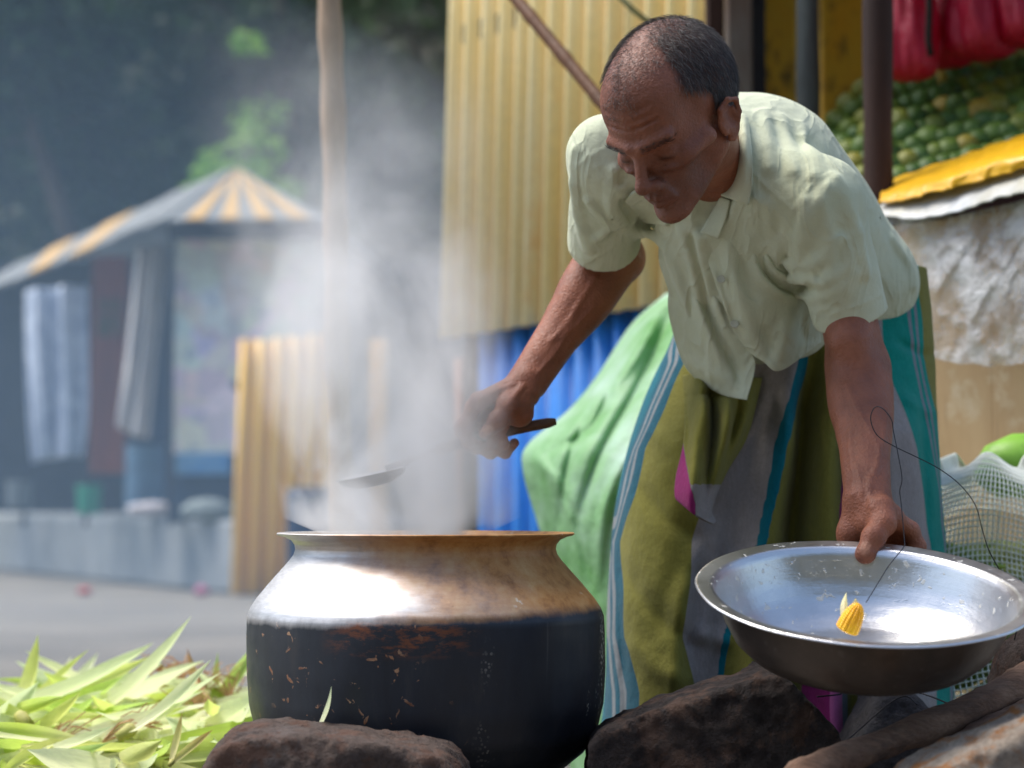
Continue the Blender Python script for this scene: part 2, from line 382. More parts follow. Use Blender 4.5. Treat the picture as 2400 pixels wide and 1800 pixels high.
# ================================================================ the stall across the yard
def corr(name, w_, h, pitch, amp, mat, parent, o, ux, uz, nrm_, trap=False, n=6):
    """corrugated sheet: w along ux, h along uz, ridges along uz"""
    o, ux, uz, nn = (np.array(v, float) for v in (o, ux, uz, nrm_)); m = max(2, int(round(w_ / pitch * n)) + 1)
    u = np.linspace(0, w_, m); ph = u / pitch * 2 * np.pi; d = np.sin(ph)
    if trap: d = np.clip(d * 1.8, -1, 1)
    V = np.array([[o + ux * a + uz * z + nn * amp * b for a, b in zip(u, d)] for z in np.linspace(0, h, 3)]).reshape(-1, 3)
    me_ = np_mesh(name, V, grid_faces(m, 3)); attr(me_, 'rib', np.tile(np.clip(.5 - .5 * d, 0, 1), 3)); o_ = link(name, me_, mat, parent, True); o_.modifiers.new('thickness', 'SOLIDIFY').thickness = .0016; return o_
def painted(name, c1, c2, rust, rough=.45):
    t = NT(name); co = t.coord(); f = t.noise(4, 6, .65, t.coord(scale=(1, 1, .25))); c = t.ramp(f, [(.3, c1), (.7, c2)])
    c = t.mix(t.ramp(t.noise(11, 6, .7, t.coord(scale=(1, 1, .3))), [(.60, 0.0), (.75, .55)]), c, rust)
    c = t.mix(t.math('MULTIPLY', t.ramp(t.attr('rib'), [(.55, 0.0), (.95, .55)]), t.ramp(f, [(.3, .5), (.7, 1.0)])), c, rust)  # same rust colour laid in the troughs as painted shading of the ribs
    c = t.mix(.3, c, t.ramp(t.noise(60, 4, .6, co), [(.3, .75), (.7, 1.15)]), 'MULTIPLY')
    t.set(Base_Color=c, Roughness=rough, Specular_IOR_Level=.4); t.bump(t.noise(50, 4, .6, co), .15, .003); return t.m
YEL = painted('yellow_sheet_paint', L3(250, 188, 62), L3(252, 208, 100), L3(214, 130, 44)); BLUE = painted('blue_sheet_paint', L3(28, 112, 208), L3(60, 146, 228), L3(24, 76, 150)); GREY = painted('grey_sheet', L3(140, 150, 156), L3(164, 172, 176), L3(110, 100, 92))
CONC = simple('concrete', L3(156, 160, 160), L3(124, 132, 136), 2, .92, bump=.4, bscale=26, bdist=.01); DARKW = simple('dark_timber', L3(52, 54, 60), L3(34, 36, 42), 4, .8, bscale=30); BROWN = simple('brown_board', L3(176, 92, 60), L3(136, 70, 48), 3, .75, bscale=30, stretch=(1, 1, .2))
RYEL = painted('faded_yellow_roof', L3(186, 148, 84), L3(200, 164, 104), L3(140, 110, 80), .8); RGREY = painted('weathered_grey_roof', L3(112, 116, 116), L3(132, 134, 130), L3(96, 90, 84), .8)
stall = empty('market_stall', (-3.2, 15, 0)); so = np.array(stall.location); tag(stall, 'open stall on a concrete plinth with yellow and grey striped roof', 'stall')
def sp(px, py, Y): return PA(px, py, Y) - so
# plinth: runs from the near right corner away to the left
a, b = PA(560, 1395, 13.8), PA(-260, 1310, 22.5); a[2] = b[2] = 0; dv = (b - a) / np.linalg.norm(b - a); nb = np.array([-dv[1], dv[0], 0]); nb = nb if nb[1] > 0 else -nb
L_ = np.linalg.norm(b - a); c0 = (a + b) / 2 + nb * 2.2
pl = box('plinth', (L_, 4.4, .52), c0 + [0, 0, .26] - so, CONC, stall, (0, 0, math.atan2(dv[1], dv[0])), .03)
# back wall, posts, wall of pasted posters
box('back_wall', (7.5, .1, 2.3), sp(250, 900, 18.2) * [1, 1, 0] + [0, 0, 1.7], DARKW, stall)
t = NT('pasted_posters'); co = t.coord(); v1 = t.n.new('ShaderNodeTexVoronoi'); v1.inputs['Scale'].default_value = 5.5; v1.distance = 'CHEBYCHEV'; t.lk(co, v1.inputs['Vector'])
hs = t.n.new('ShaderNodeHueSaturation'); t.lk(v1.outputs['Color'], hs.inputs['Color']); hs.inputs['Saturation'].default_value = .6; hs.inputs['Value'].default_value = 1.0
c = t.mix(.62, hs.outputs[0], L3(236, 236, 230)); v2 = t.noise(16, 5, .7, co); c = t.mix(t.ramp(v2, [(.5, 0.0), (.62, .7)]), c, L3(186, 190, 184)); c = t.mix(t.ramp(t.noise(5, 4, .7, t.coord(loc=(3, 1, 2))), [(.56, 0.0), (.66, .6)]), c, L3(60, 100, 160))
t.set(Base_Color=c, Roughness=.7); POST = t.m
def panel_at(name, x0, x1, y0, y1, Y, mat, th=.05, tilt=0.0, parent=stall):
    p, q = PA(x0, y1, Y), PA(x1, y0, Y); cc = (p + q) / 2
    return box(name, (q[0] - p[0], th, q[2] - p[2]), cc - (so if parent is stall else 0), mat, parent, (0, tilt, 0), .01)
panel_at('poster_wall', 405, 770, 545, 1065, 14.6, POST, .06); panel_at('counter_front', 405, 770, 1075, 1225, 14.7, simple('dark_blue_board', L3(40, 62, 86), L3(28, 44, 64), 3, .7), .06)
panel_at('counter_cloth', 412, 540, 1062, 1112, 14.55, simple('blue_white_cloth', L3(130, 176, 200), L3(60, 130, 190), 9, .8), .03)
panel_at('wall_board', 212, 300, 600, 1110, 16.2, BROWN, .05); panel_at('wall_board', 300, 412, 600, 1200, 16.4, simple('blue_grey_board', L3(40, 66, 96), L3(30, 48, 74), 3, .7), .05)
panel_at('poster', 228, 285, 700, 790, 16.1, simple('faded_poster', L3(150, 90, 60), L3(90, 90, 40), 6, .6), .02)
for px, y0, Y in ((402, 540, 14.5), (764, 530, 14.5), (205, 600, 16.0), (60, 650, 17.5)): panel_at('roof_post', px - 8, px + 8, y0, 1235, Y, DARKW, .07)
# roof: hip end towards the yard, made of alternating sheets, and a long slope down to the left
ap, el_, er_ = sp(556, 398, 15.4), sp(392, 516, 14.0), sp(768, 512, 14.0); ns = 9
for i in range(ns):
    q0, q1 = i / ns, (i + 1) / ns; A0, A1 = el_ + (er_ - el_) * q0, el_ + (er_ - el_) * q1
    up = [.0, .0, .012 * (i % 2)]
    T0, T1 = ap + (A0 - ap) * .02, ap + (A1 - ap) * .02
    me = mesh('roof_sheet', [A0 + up, A1 + up, T1 + up, T0 + up], [(0, 1, 2, 3)]); o_ = link('roof_sheet', me, RYEL if i % 2 == 1 else RGREY, stall); o_.modifiers.new('thickness', 'SOLIDIFY').thickness = .02
back = sp(556, 392, 18.6)
link('roof_sheet', mesh('roof_sheet', [er_, er_ + [.3, 4.5, 0], back, ap], [(0, 1, 2, 3)]), GREY, stall).modifiers.new('thickness', 'SOLIDIFY').thickness = .02
for i in range(9):
    q0, q1 = i / 9, (i + 1) / 9; ua, ub = sp(556, 398, 15.4), sp(-60, 672, 18.9); la, lb = sp(392, 518, 14.0), sp(-60, 702, 17.6)
    lift = np.array([0, 0, .012 * (i % 2)])
    o_ = link('roof_sheet', mesh('roof_sheet', [la + (lb - la) * q0 + lift, la + (lb - la) * q1 + lift, ua + (ub - ua) * q1 + lift, ua + (ub - ua) * q0 + lift], [(0, 1, 2, 3)]), RYEL if i in (3, 5) else RGREY, stall); o_.modifiers.new('thickness', 'SOLIDIFY').thickness = .03
    link('roof_sheet', mesh('roof_sheet', [ua + (ub - ua) * q0 + lift * 2, ua + (ub - ua) * q1 + lift * 2, ua + (ub - ua) * q1 + (0, 2.6, .1), ua + (ub - ua) * q0 + (0, 2.6, .1)], [(0, 1, 2, 3)]), GREY, stall).modifiers.new('thickness', 'SOLIDIFY').thickness = .02
panel_at('eave_board', 395, 770, 516, 562, 14.15, DARKW, .05)
# things of the stall
def cloth_at(label, pts, Y, mat, seed, amp=.07):
    rows_ = [[PA(x, y, Y + .03 * math.sin(x * .05)) for x, y in r_] for r_ in pts]
    def w_(B):
        B = B.copy(); s = np.linspace(0, 1, B.shape[1])[None]; B[..., 1] += amp * np.sin(s * 15 + seed) + .4 * amp * np.sin(s * 33 + seed * 2 + B[..., 2] * 3); return B
    o_ = patch('hanging_cloth', rows_, mat, None, 60, 30, .006, w_); tag(o_, label, 'cloth'); return o_
HC1 = simple('pale_print_cloth', L3(224, 232, 240), L3(164, 176, 196), 7, .85, bscale=40); HC2 = simple('pale_striped_cloth', L3(236, 230, 220), L3(176, 176, 178), 9, .85, bscale=40, stretch=(3, 3, .15))
cloth_at('wide pale grey cloth hanging left in the open stall', [[(55, 680), (130, 672), (208, 668)], [(52, 800), (130, 800), (207, 800)], [(60, 960), (130, 960), (206, 960)], [(72, 1085), (130, 1075), (196, 1070)]], 15.8, HC1, 1)
cloth_at('narrow slanting whitish cloth hanging beside the poster wall', [[(318, 578), (360, 575), (398, 572)], [(305, 720), (345, 722), (385, 724)], [(285, 880), (325, 890), (366, 900)], [(268, 995), (310, 1020), (352, 1028)]], 14.9, HC2, 2)
def bucket(label, px, py, Y, r, h, mat, flare=1.15, cat='bucket', name='bucket', rim=True):
    b0 = P(px, py, Y); e = empty(name, b0); tag(e, label, cat)
    n = 8; pf = [(.0001, 0), (r * .98, 0)] + [(r * (1 + (flare - 1) * q), h * q) for q in np.linspace(.03, 1, n)] + [(r * flare * .96, h), (r * .94, .02), (.0001, .02)]
    lathe('shell', pf, 28, mat, e, cap0=False, cap1=False)
    if rim: lathe('rim', [(r * flare * .97, h - .012), (r * flare * 1.05, h - .012), (r * flare * 1.05, h + .008), (r * flare * .97, h + .008), (r * flare * .97, h - .012)], 28, mat, e, cap0=False, cap1=False)
    return e
bucket('green plastic bucket standing on the stall plinth', 208, 1205, 15.6, .085, .22, simple('green_plastic', L3(10, 150, 110), L3(8, 130, 96), 3, .4, bump=0))
dr = bucket('blue grey metal drum on the plinth below the slanting cloth', 338, 1200, 15.2, .145, .50, simple('drum_paint', L3(92, 124, 146), L3(70, 100, 124), 3, .5), 1.0, 'drum', 'metal_drum')
for q in (.16, .34): lathe('hoop', [(.143, q - .012), (.152, q), (.143, q + .012)], 28, simple('drum_hoop', L3(84, 114, 136), rough=.5, bump=0), dr, loc=(0, 0, 0), cap0=False, cap1=False)
bucket('pale tub at the far left of the plinth', 45, 1190, 16.8, .10, .22, simple('pale_tub', L3(120, 128, 128), L3(100, 108, 110), 3, .5), 1.1, 'tub', 'tub')
def lump(name, label, cat, c, r, mat, seed, parent=None, v=.02, rough=.18, fq=9):
    c = np.array(c, float); r = np.array(r, float); base = ell((0, 0, r[2]), r)
    ops = [(base, .01, 'u'), (lambda p: rough * r.min() * fnoise(p / r.mean(), 3.0, seed) * .6 + rough * .4 * r.min() * fnoise(p / r.mean(), fq, seed + 2), 10., 'd'), (plane((0, 0, r[2] * .12), (0, 0, -1)), .01, 'i')]
    V, Q = nets(ops, (-r[0] * 1.4, -r[1] * 1.4, -.05), (r[0] * 1.4, r[1] * 1.4, r[2] * 2.6), v); V[:, 2] -= r[2] * .12
    o_ = link(name, np_mesh(name, V, Q), mat, parent, True, tuple(c)); 
    if label: tag(o_, label, cat)
    return o_
lump('cloth_bundle', 'crumpled white bundle lying on the plinth edge', 'bundle', P(352, 1206, 14.6), (.17, .12, .05), simple('white_cloth', L3(206, 200, 200), rough=.85), 3, v=.015)
lump('grain_sack', 'pale full sack lying on the plinth beside the yellow sheet', 'sack', P(488, 1222, 14.3), (.20, .16, .09), simple('pale_sack', L3(140, 150, 146), L3(116, 126, 124), 5, .9), 4, v=.015)
lump('litter', 'small red scrap of litter on the yard ground', 'litter', (PA(246, 1392, 14.6)[0], 13.9, 0), (.05, .05, .03), simple('red_scrap', L3(190, 70, 66), rough=.6), 5, v=.008)
lump('litter', 'small pink scrap of litter at the foot of the plinth', 'litter', (PA(486, 1366, 14.0)[0], 13.75, 0), (.05, .05, .04), simple('pink_scrap', L3(206, 120, 150), rough=.6), 6, v=.008)
# standing yellow sheet and its neighbours
ys_ = empty('upright_sheeting', P(662, 1395, 13.4)); tag(ys_, 'tall yellow corrugated sheet standing upright behind the pot', 'panel'); yo = np.array(ys_.location)
a, b = PA(540, 1392, 13.4), PA(782, 1392, 13.4); h_ = PA(540, 782, 13.4)[2] - a[2]
for i in range(3):
    w3 = (b[0] - a[0]) / 3; o_ = corr('sheet', w3, h_ - .02 * (2 - i), .118, .030, YEL, ys_, a - yo + [w3 * i, -.004 * i, 0], (1, 0, 0), (.03, 0, 1), (0, -1, 0))
for q in (.25, .8): box('batten', (b[0] - a[0], .04, .06), (a + b) / 2 - yo + [0, .05, h_ * q], DARKW, ys_)
ys2 = empty('upright_sheeting', P(885, 1250, 11.0)); tag(ys2, 'narrow orange yellow sheet seen between the pale pole and the hand', 'panel'); yo = np.array(ys2.location); a, b = PA(866, 1500, 11.0), PA(906, 1500, 11.0); a[2] = b[2] = 0
corr('sheet', b[0] - a[0], PA(880, 795, 11)[2], .05, .01, painted('orange_sheet', L3(236, 168, 40), L3(240, 190, 90), L3(190, 120, 50)), ys2, a - yo, (1, 0, 0), (0, 0, 1), (0, -1, 0))
box('batten', (.06, .05, PA(880, 795, 11)[2]), np.array([(a[0] + b[0]) / 2, 11.06, PA(880, 795, 11)[2] / 2]) - yo, DARKW, ys2)
db = empty('blue_barrel', P(728, 1480, 9.6)); db.location.z = 0; tag(db, 'dark blue barrel standing behind the pot rim', 'barrel')
hB = PA(728, 1148, 9.6)[2]; rB = (PA(786, 1200, 9.6) - PA(670, 1200, 9.6))[0] / 2
lathe('shell', [(.0001, 0), (rB * .94, 0), (rB, .03), (rB, hB * .32), (rB * 1.03, hB * .34), (rB, hB * .36), (rB, hB * .64), (rB * 1.03, hB * .66), (rB, hB * .68), (rB, hB - .03), (rB * .94, hB), (.0001, hB)], 32, simple('barrel_blue', L3(36, 58, 88), L3(26, 44, 70), 4, .45), db, cap0=False, cap1=False)
lathe('lid', [(.0001, hB + .004), (rB * .8, hB + .004), (rB * .86, hB + .016), (rB * .78, hB + .012), (.0001, hB + .012)], 32, simple('barrel_lid', L3(120, 128, 134), rough=.5), db, cap0=False, cap1=False)
# pale post in the middle of the yard
WOODP = simple('pale_pole_wood', L3(188, 166, 142), L3(160, 136, 112), 7, .8, bump=.5, bscale=60, bdist=.004, stretch=(1, 1, .25))
pp = catmull([PA(806, 1900, 4.0) * [1, 1, 0], PA(802, 1240, 4.0), PA(790, 800, 4.0), PA(786, 500, 4.0), PA(779, 200, 4.0), PA(772, 0, 4.0), PA(768, -300, 4.0)], 40)
o_ = tube('wooden_pole', pp, .0245 + .0018 * np.sin(np.arange(40) * 1.1), WOODP, None, 16); tag(o_, 'pale upright wooden pole standing behind the steaming pot', 'pole')
po = tube('thin_post', [PA(1080, 1400, 5.35) * [1, 1, 0], PA(1080, 1100, 5.35), PA(1078, 840, 5.35)], .016, simple('pink_wood', L3(186, 140, 120), rough=.8), None, 10); tag(po, 'thin reddish post at the left end of the blue wall', 'post')
# ================================================================ fruit stall on the right
shed = empty('corrugated_shed', (0.1, 4.6, 0)); tag(shed, 'shed wall of yellow corrugated sheets above blue ones', 'shed'); sho = np.array(shed.location)
a, b = PA(1036, 795, 5.3), PA(1700, 690, 4.45); za, zb = a[2], b[2]; a[2] = b[2] = 0; Lw = np.linalg.norm(b - a); ux = (b - a) / Lw; nn = np.array([ux[1], -ux[0], 0]); nn = nn if nn[1] < 0 else -nn
YEL2 = painted('yellow_wall_paint', L3(250, 222, 142), L3(252, 236, 186), L3(236, 168, 70))
nS = 3
for i in range(nS):
    w3 = Lw / nS; zz0 = za + (zb - za) * (i + .0) / nS
    s = corr('yellow_sheet', w3 + .02, 1.75, .074, .020, YEL2, shed, a + ux * w3 * i + nn * .006 * (i % 2) - sho + [0, 0, zz0], ux, (.026, 0, 1), nn)
    V = np.zeros(len(s.data.vertices) * 3); s.data.vertices.foreach_get('co', V); V = V.reshape(-1, 3); al = (V - (a - sho)) @ ux; V[:, 2] += (zb - za) * (al / Lw - i / nS); s.data.vertices.foreach_set('co', V.ravel())
a2 = a + ux * .10 - nn * .05
for i in range(3): corr('blue_sheet', (Lw - .1) / 3 + .02, 1.12, .074, .015, BLUE, shed, a2 + ux * (Lw - .1) / 3 * i + nn * .006 * (i % 2) - sho + [0, 0, .03], ux, (0, 0, 1), nn)
box('rail', (Lw, .05, .06), (a + b) / 2 - nn * .05 - sho + [0, 0, 1.9], DARKW, shed, (0, 0, math.atan2(ux[1], ux[0])))
for q in (.02, .98): box('corner_post', (.07, .07, 2.7), a + ux * Lw * q - nn * .10 - sho + [0, 0, 1.35], DARKW, shed)
# posts and boards of the fruit stall
def upright(name, label, x0, x1, y1, Y, mat, cat='post', round_=False, ztop=2.35, zbot=0.0, parent=None, xs=0):
    p, q = PA(x0, 300, Y), PA(x1, 300, Y); w2 = (q - p)[0]; cx = (p + q)[0] / 2
    if round_:
        n = 24; o_ = tube(name, [(cx + xs * (i / n - .3), Y, zbot + (ztop - zbot) * i / n) for i in range(n + 1)], w2 / 2 * (1 + .05 * np.sin(np.arange(n + 1) * 1.7)), mat, parent, 14)
    else: o_ = box(name, (w2, .04, ztop - zbot), (cx, Y, (ztop + zbot) / 2), mat, parent, (0, 0, 0), .006)
    if label: tag(o_, label, cat)
    return o_
DB = simple('dark_brown_post', L3(64, 40, 28), L3(42, 26, 20), 6, .7, bump=.5, bscale=50, stretch=(1, 1, .2)); GW = simple('grey_weathered', L3(96, 102, 100), L3(58, 62, 62), 9, .85, bump=.5, bscale=50, stretch=(1, 1, .3))
t = NT('yellow_board'); co = t.coord(); c = t.ramp(t.noise(6, 6, .7, t.coord(scale=(1, 1, .3))), [(.3, L3(206, 150, 24)), (.6, L3(196, 166, 50)), (.8, L3(170, 120, 30))]); c = t.mix(t.ramp(t.noise(30, 6, .75, t.coord(scale=(1, 1, .4))), [(.52, 0.0), (.64, .8)]), c, L3(74, 66, 36)); t.set(Base_Color=c, Roughness=.75); t.bump(t.noise(50, 4, .6, co), .3, .004); YB = t.m
upright('stall_post', 'dark narrow post just right of the yellow sheets', 1655, 1698, 0, 4.42, DB); upright('stall_post', 'mottled brown and grey post behind the head of the man', 1702, 1764, 0, 4.32, simple('mottled_post', L3(84, 62, 46), L3(112, 112, 108), 8, .8, bscale=30, stretch=(1, 1, .3)))
yb = upright('painted_board', 'mottled yellow board between the brown and grey posts', 1768, 1866, 0, 4.7, YB, 'board'); upright('stall_post', 'round grey weathered pole behind the shoulder of the man', 1868, 1922, 0, 4.3, GW, round_=True)
upright('painted_board', 'deep yellow board behind the green fruit heap', 1924, 2080, 0, 5.2, YB, 'board'); upright('painted_board', 'yellow board high behind the red plastic bags', 2082, 2330, 0, 5.35, YB, 'board')
upright('stall_post', 'dark brown bamboo post in front of the green fruit', 2016, 2086, 490, 3.72, DB, round_=True, xs=.02)
DARKIN = simple('dark_stall_wall', L3(40, 30, 24), L3(26, 20, 18), 3, .9)
bw = box('stall_back_wall', (2.6, .05, 2.4), (2.1, 5.6, 1.2), DARKIN, None); tag(bw, 'dark back wall inside the fruit stall', 'wall')
rf = empty('unseen_shade_roof', (1.75, 4.7, 2.42)); tag(rf, 'unseen corrugated roof added above the fruit stall to shade it', 'roof')  # roof out of view, added to darken the stall inside
for i in range(3): corr('roof_sheet', .92, 2.3, .076, .012, GREY, rf, (-1.35 + .9 * i, -1.15, .03 - .006 * (i % 2)), (1, 0, 0), (0, 1, -.06), (0, 0, 1))
# sloping rack with the green fruit
def lerp(a, b, q): return a + (b - a) * q
def rack(u, v, lift=0.0):
    x = lerp(1905, 2470, u); yb_ = np.interp(x, [1905, 2030, 2470], [470, 452, 318]); yt = np.interp(x, [1905, 2010, 2470], [340, 205, 55]); Y = lerp(3.95, 4.45, v) - lift
    return PA(x, lerp(yb_, yt, v), Y)
rk = empty('fruit_rack', (1.1, 4.2, 0)); tag(rk, 'sloping wooden rack under the heap of green fruit', 'rack'); ro = np.array(rk.location)
RW = simple('rack_wood', L3(92, 70, 48), L3(66, 50, 36), 6, .8)
gridv = np.array([[rack(u, v, -.05) for u in np.linspace(0, 1, 12)] for v in np.linspace(-.04, 1.02, 8)]) - ro
link('rack_board', np_mesh('rack_board', gridv.reshape(-1, 3), grid_faces(12, 8)), RW, rk).modifiers.new('thickness', 'SOLIDIFY').thickness = .02
for u in (.12, .55, .95):
    q = rack(u, .5, -.1); box('rack_leg', (.05, .05, q[2] - .06), (q[0] - ro[0], q[1] - ro[1] + .08, (q[2] - .06) / 2), RW, rk)
fr = [(.0001, -.93), (.25, -.98), (.55, -.86), (.85, -.55), (1.0, -.08), (.97, .30), (.78, .66), (.48, .88), (.2, .95), (.10, .90), (.0001, .87)]
FR = NT('green_fruit_skin'); oi = FR.n.new('ShaderNodeObjectInfo'); fc = FR.ramp(oi.outputs['Random'], [(0, L3(54, 86, 32)), (.6, L3(88, 114, 40)), (.9, L3(124, 126, 46)), (1, L3(150, 126, 42))]); fc = FR.mix(.5, fc, FR.ramp(FR.noise(60, 4, .6), [(.3, .7), (.7, 1.2)]), 'MULTIPLY'); FR.set(Base_Color=fc, Roughness=.5, Specular_IOR_Level=.35); FR.bump(FR.noise(700, 2), .15, .001)
fruit0 = lathe('green_fruit', [(r_ * .0285, z_ * .0270) for r_, z_ in fr], 18, FR.m, None, cap0=False, cap1=False); first = True; cnt = 0
for j in range(8):
    for i in range(17):
        u = (i + .5 * (j % 2)) / 16.6 + random.uniform(-.006, .006); v = j / 7.4 + random.uniform(-.012, .012)
        if u > 1: continue
        o_ = fruit0 if first else fruit0.copy()
        if not first: COL.objects.link(o_)
        first = False; o_.location = rack(u, v, random.uniform(-.01, .012)); o_.rotation_euler = (random.uniform(-1.2, 1.2), random.uniform(-1.2, 1.2), random.uniform(0, 6)); s_ = random.uniform(.85, 1.25); o_.scale = (s_, s_, s_)
        tag(o_, 'round green fruit in the heap on the sloping rack behind the brown post', 'fruit', 'green fruit on the rack')
# red plastic bags hanging from the roof
RB = NT('red_plastic'); RB.set(Base_Color=RB.ramp(RB.noise(9, 4), [(.3, L3(170, 14, 44)), (.7, L3(206, 40, 74))]), Roughness=.3, Specular_IOR_Level=.5)
tr = RB.n.new('ShaderNodeBsdfTranslucent'); tr.inputs[0].default_value = L3(220, 40, 70); mx = RB.n.new('ShaderNodeMixShader'); mx.inputs[0].default_value = .35; RB.lk(RB.b.outputs[0], mx.inputs[1]); RB.lk(tr.outputs[0], mx.inputs[2]); RB.lk(mx.outputs[0], RB.out.inputs[0]); RB.bump(RB.noise(40, 5, .7), .6, .01)
for i, (px, py, wpx, Y, lab) in enumerate(((2132, 190, 130, 4.12, 'leftmost red plastic bag hanging beside the brown post'), (2215, 160, 140, 4.25, 'second red plastic bag from the brown post'), (2305, 140, 165, 4.1, 'bright red plastic bag hanging third from the brown post'), (2405, 110, 165, 4.05, 'red plastic bag at the right picture edge'))):
    e = empty('plastic_bag', P(px, py, Y)); tag(e, lab, 'bag', 'red bags hanging in the stall'); rw = wpx / 2 * Y / FPX; hgt = .42
    pf = [(.0001, 0), (.55, .01), (.92, .06), (1.0, .16), (.92, .30), (.75, .48), (.55, .66), (.36, .82), (.22, .94), (.16, 1.0), (.2, 1.04)]
    def cr(Vv, i=i, rw=rw):
        a = np.arctan2(Vv[..., 1], Vv[..., 0]); z = Vv[..., 2]; k = 1 + .12 * np.sin(4 * a + 12 * z + i) + .06 * np.sin(13 * a + 30 * z) + .12 * np.sin(9 * a - 20 * z + 2 * i) * np.clip(z / .2, .2, 1.2); Vv = Vv.copy(); Vv[..., 0] *= k; Vv[..., 1] *= k; return Vv
    pf2 = np.array(catmull(np.array([(r_ * rw, z_ * hgt) for r_, z_ in pf]), 40)); pf2[:, 0] = np.maximum(pf2[:, 0], .0002)
    lathe('bag', pf2, 48, RB.m, e, cap0=False, cap1=False, wob=cr); tube('string', [(0, 0, hgt), (.005, 0, hgt + .2), (0, 0, 2.40 - e.location.z)], .004, DARKIN, e, 6)
tb_ = tube('hanging_twine', [P(2178, -40, 4.0), P(2178, 30, 4.0), P(2176, 95, 4.0), P(2182, 130, 4.0)], .007, DARKIN, None, 8); tag(tb_, 'dark twine hanging between the red bags', 'twine')
# counter front, yellow cloth and plastic film over its edge
t = NT('counter_plywood'); co = t.coord(); c = t.ramp(t.noise(5, 6, .65, t.coord(scale=(1, 1, .25))), [(.3, L3(168, 134, 92)), (.7, L3(192, 164, 122))]); c = t.mix(t.ramp(t.noise(8, 5, .7, t.coord(loc=(2, 0, 1))), [(.52, 0.0), (.68, .8)]), c, L3(206, 190, 160)); c = t.mix(t.ramp(t.noise(60, 3, .6, t.coord(scale=(1, 1, .05))), [(.62, 0.0), (.72, .5)]), c, L3(110, 84, 56)); t.set(Base_Color=c, Roughness=.6); t.bump(t.noise(30, 5), .2, .004)
ct = empty('fruit_counter', (.9, 3.6, 0)); tag(ct, 'plywood fronted counter below the fruit with plastic film', 'counter'); co_ = np.array(ct.location)
A_, B_ = PA(2040, 500, 3.74), PA(2470, 440, 3.42); f1, f2 = A_.copy(), B_.copy(); f1[2] = f2[2] = 0
nrm2 = np.array([-(B_ - A_)[1], (B_ - A_)[0], 0]); nrm2 /= np.linalg.norm(nrm2); nrm2 = nrm2 if nrm2[1] > 0 else -nrm2
for i in range(3):
    p0, p1 = f1 + (f2 - f1) * i / 3, f1 + (f2 - f1) * (i + .995) / 3; t0_, t1_ = A_ + (B_ - A_) * i / 3, A_ + (B_ - A_) * (i + .995) / 3
    me = mesh('front_board', [q - co_ for q in (p0, p1, t1_, t0_)] + [q - co_ + nrm2 * .018 for q in (p0, p1, t1_, t0_)], [(0, 1, 2, 3), (7, 6, 5, 4), (0, 4, 5, 1), (1, 5, 6, 2), (2, 6, 7, 3), (3, 7, 4, 0)]); link('front_board', me, t.m, ct)
link('counter_top', mesh('counter_top', [q - co_ for q in (A_, B_, B_ + nrm2 * .5 + [0, 0, .05], A_ + nrm2 * .5 + [0, 0, .05])] + [q - co_ - [0, 0, .03] for q in (A_, B_, B_ + nrm2 * .5 + [0, 0, .05], A_ + nrm2 * .5 + [0, 0, .05])], [(0, 1, 2, 3), (7, 6, 5, 4), (0, 4, 5, 1), (1, 5, 6, 2), (2, 6, 7, 3), (3, 7, 4, 0)]), RW, ct)
def crinkle(amp, f, seed):
    def w_(B):
        B = B.copy(); n = fnoise(B, f, seed); n2 = np.abs(fnoise(B, f * 2.3, seed + 3)); B[..., 1] += amp * (n + 1.2 * n2); B[..., 2] += amp * .5 * n2; return B
    return w_
FILM = NT('plastic_film'); FILM.set(Base_Color=(.86, .88, .9, 1), Roughness=.12, Transmission_Weight=0.0, Alpha=FILM.ramp(FILM.noise(12, 5, .65), [(.38, .10), (.62, .62)]), Specular_IOR_Level=.8); FILM.bump(FILM.noise(24, 5, .7), 1.0, .02)
fm = patch('plastic_film', [[PA(*p) for p in r] for r in ([(2060, 500, 3.66), (2200, 480, 3.55), (2330, 462, 3.45), (2450, 442, 3.35)], [(2080, 600, 3.62), (2200, 640, 3.52), (2330, 620, 3.42), (2450, 600, 3.33)], [(2110, 700, 3.62), (2210, 740, 3.52), (2330, 720, 3.42), (2450, 700, 3.33)], [(2130, 820, 3.62), (2230, 850, 3.52), (2340, 860, 3.43), (2450, 840, 3.34)])], FILM.m, None, 80, 70, 0, crinkle(.012, 22, 2)); tag(fm, 'clear crumpled plastic film hanging over the plywood counter front', 'plastic film')
YC = simple('yellow_oilcloth', L3(232, 178, 10), L3(214, 160, 14), 5, .35, bump=.2, spec=.5)
yc = patch('yellow_cloth', [[PA(*p) for p in r] for r in ([(2058, 482, 3.62), (2150, 462, 3.54), (2240, 440, 3.48), (2330, 415, 3.40), (2450, 385, 3.32)], [(2066, 462, 3.66), (2150, 436, 3.58), (2240, 412, 3.50), (2330, 380, 3.42), (2450, 350, 3.34)], [(2085, 440, 3.74), (2160, 412, 3.68), (2250, 385, 3.62), (2340, 352, 3.55), (2450, 322, 3.48)], [(2100, 425, 3.85), (2170, 398, 3.80), (2260, 368, 3.76), (2350, 338, 3.70), (2450, 308, 3.65)])], YC, None, 90, 40, .003, crinkle(.016, 26, 6)); tag(yc, 'bright yellow plastic cloth rumpled along the counter edge', 'cloth')
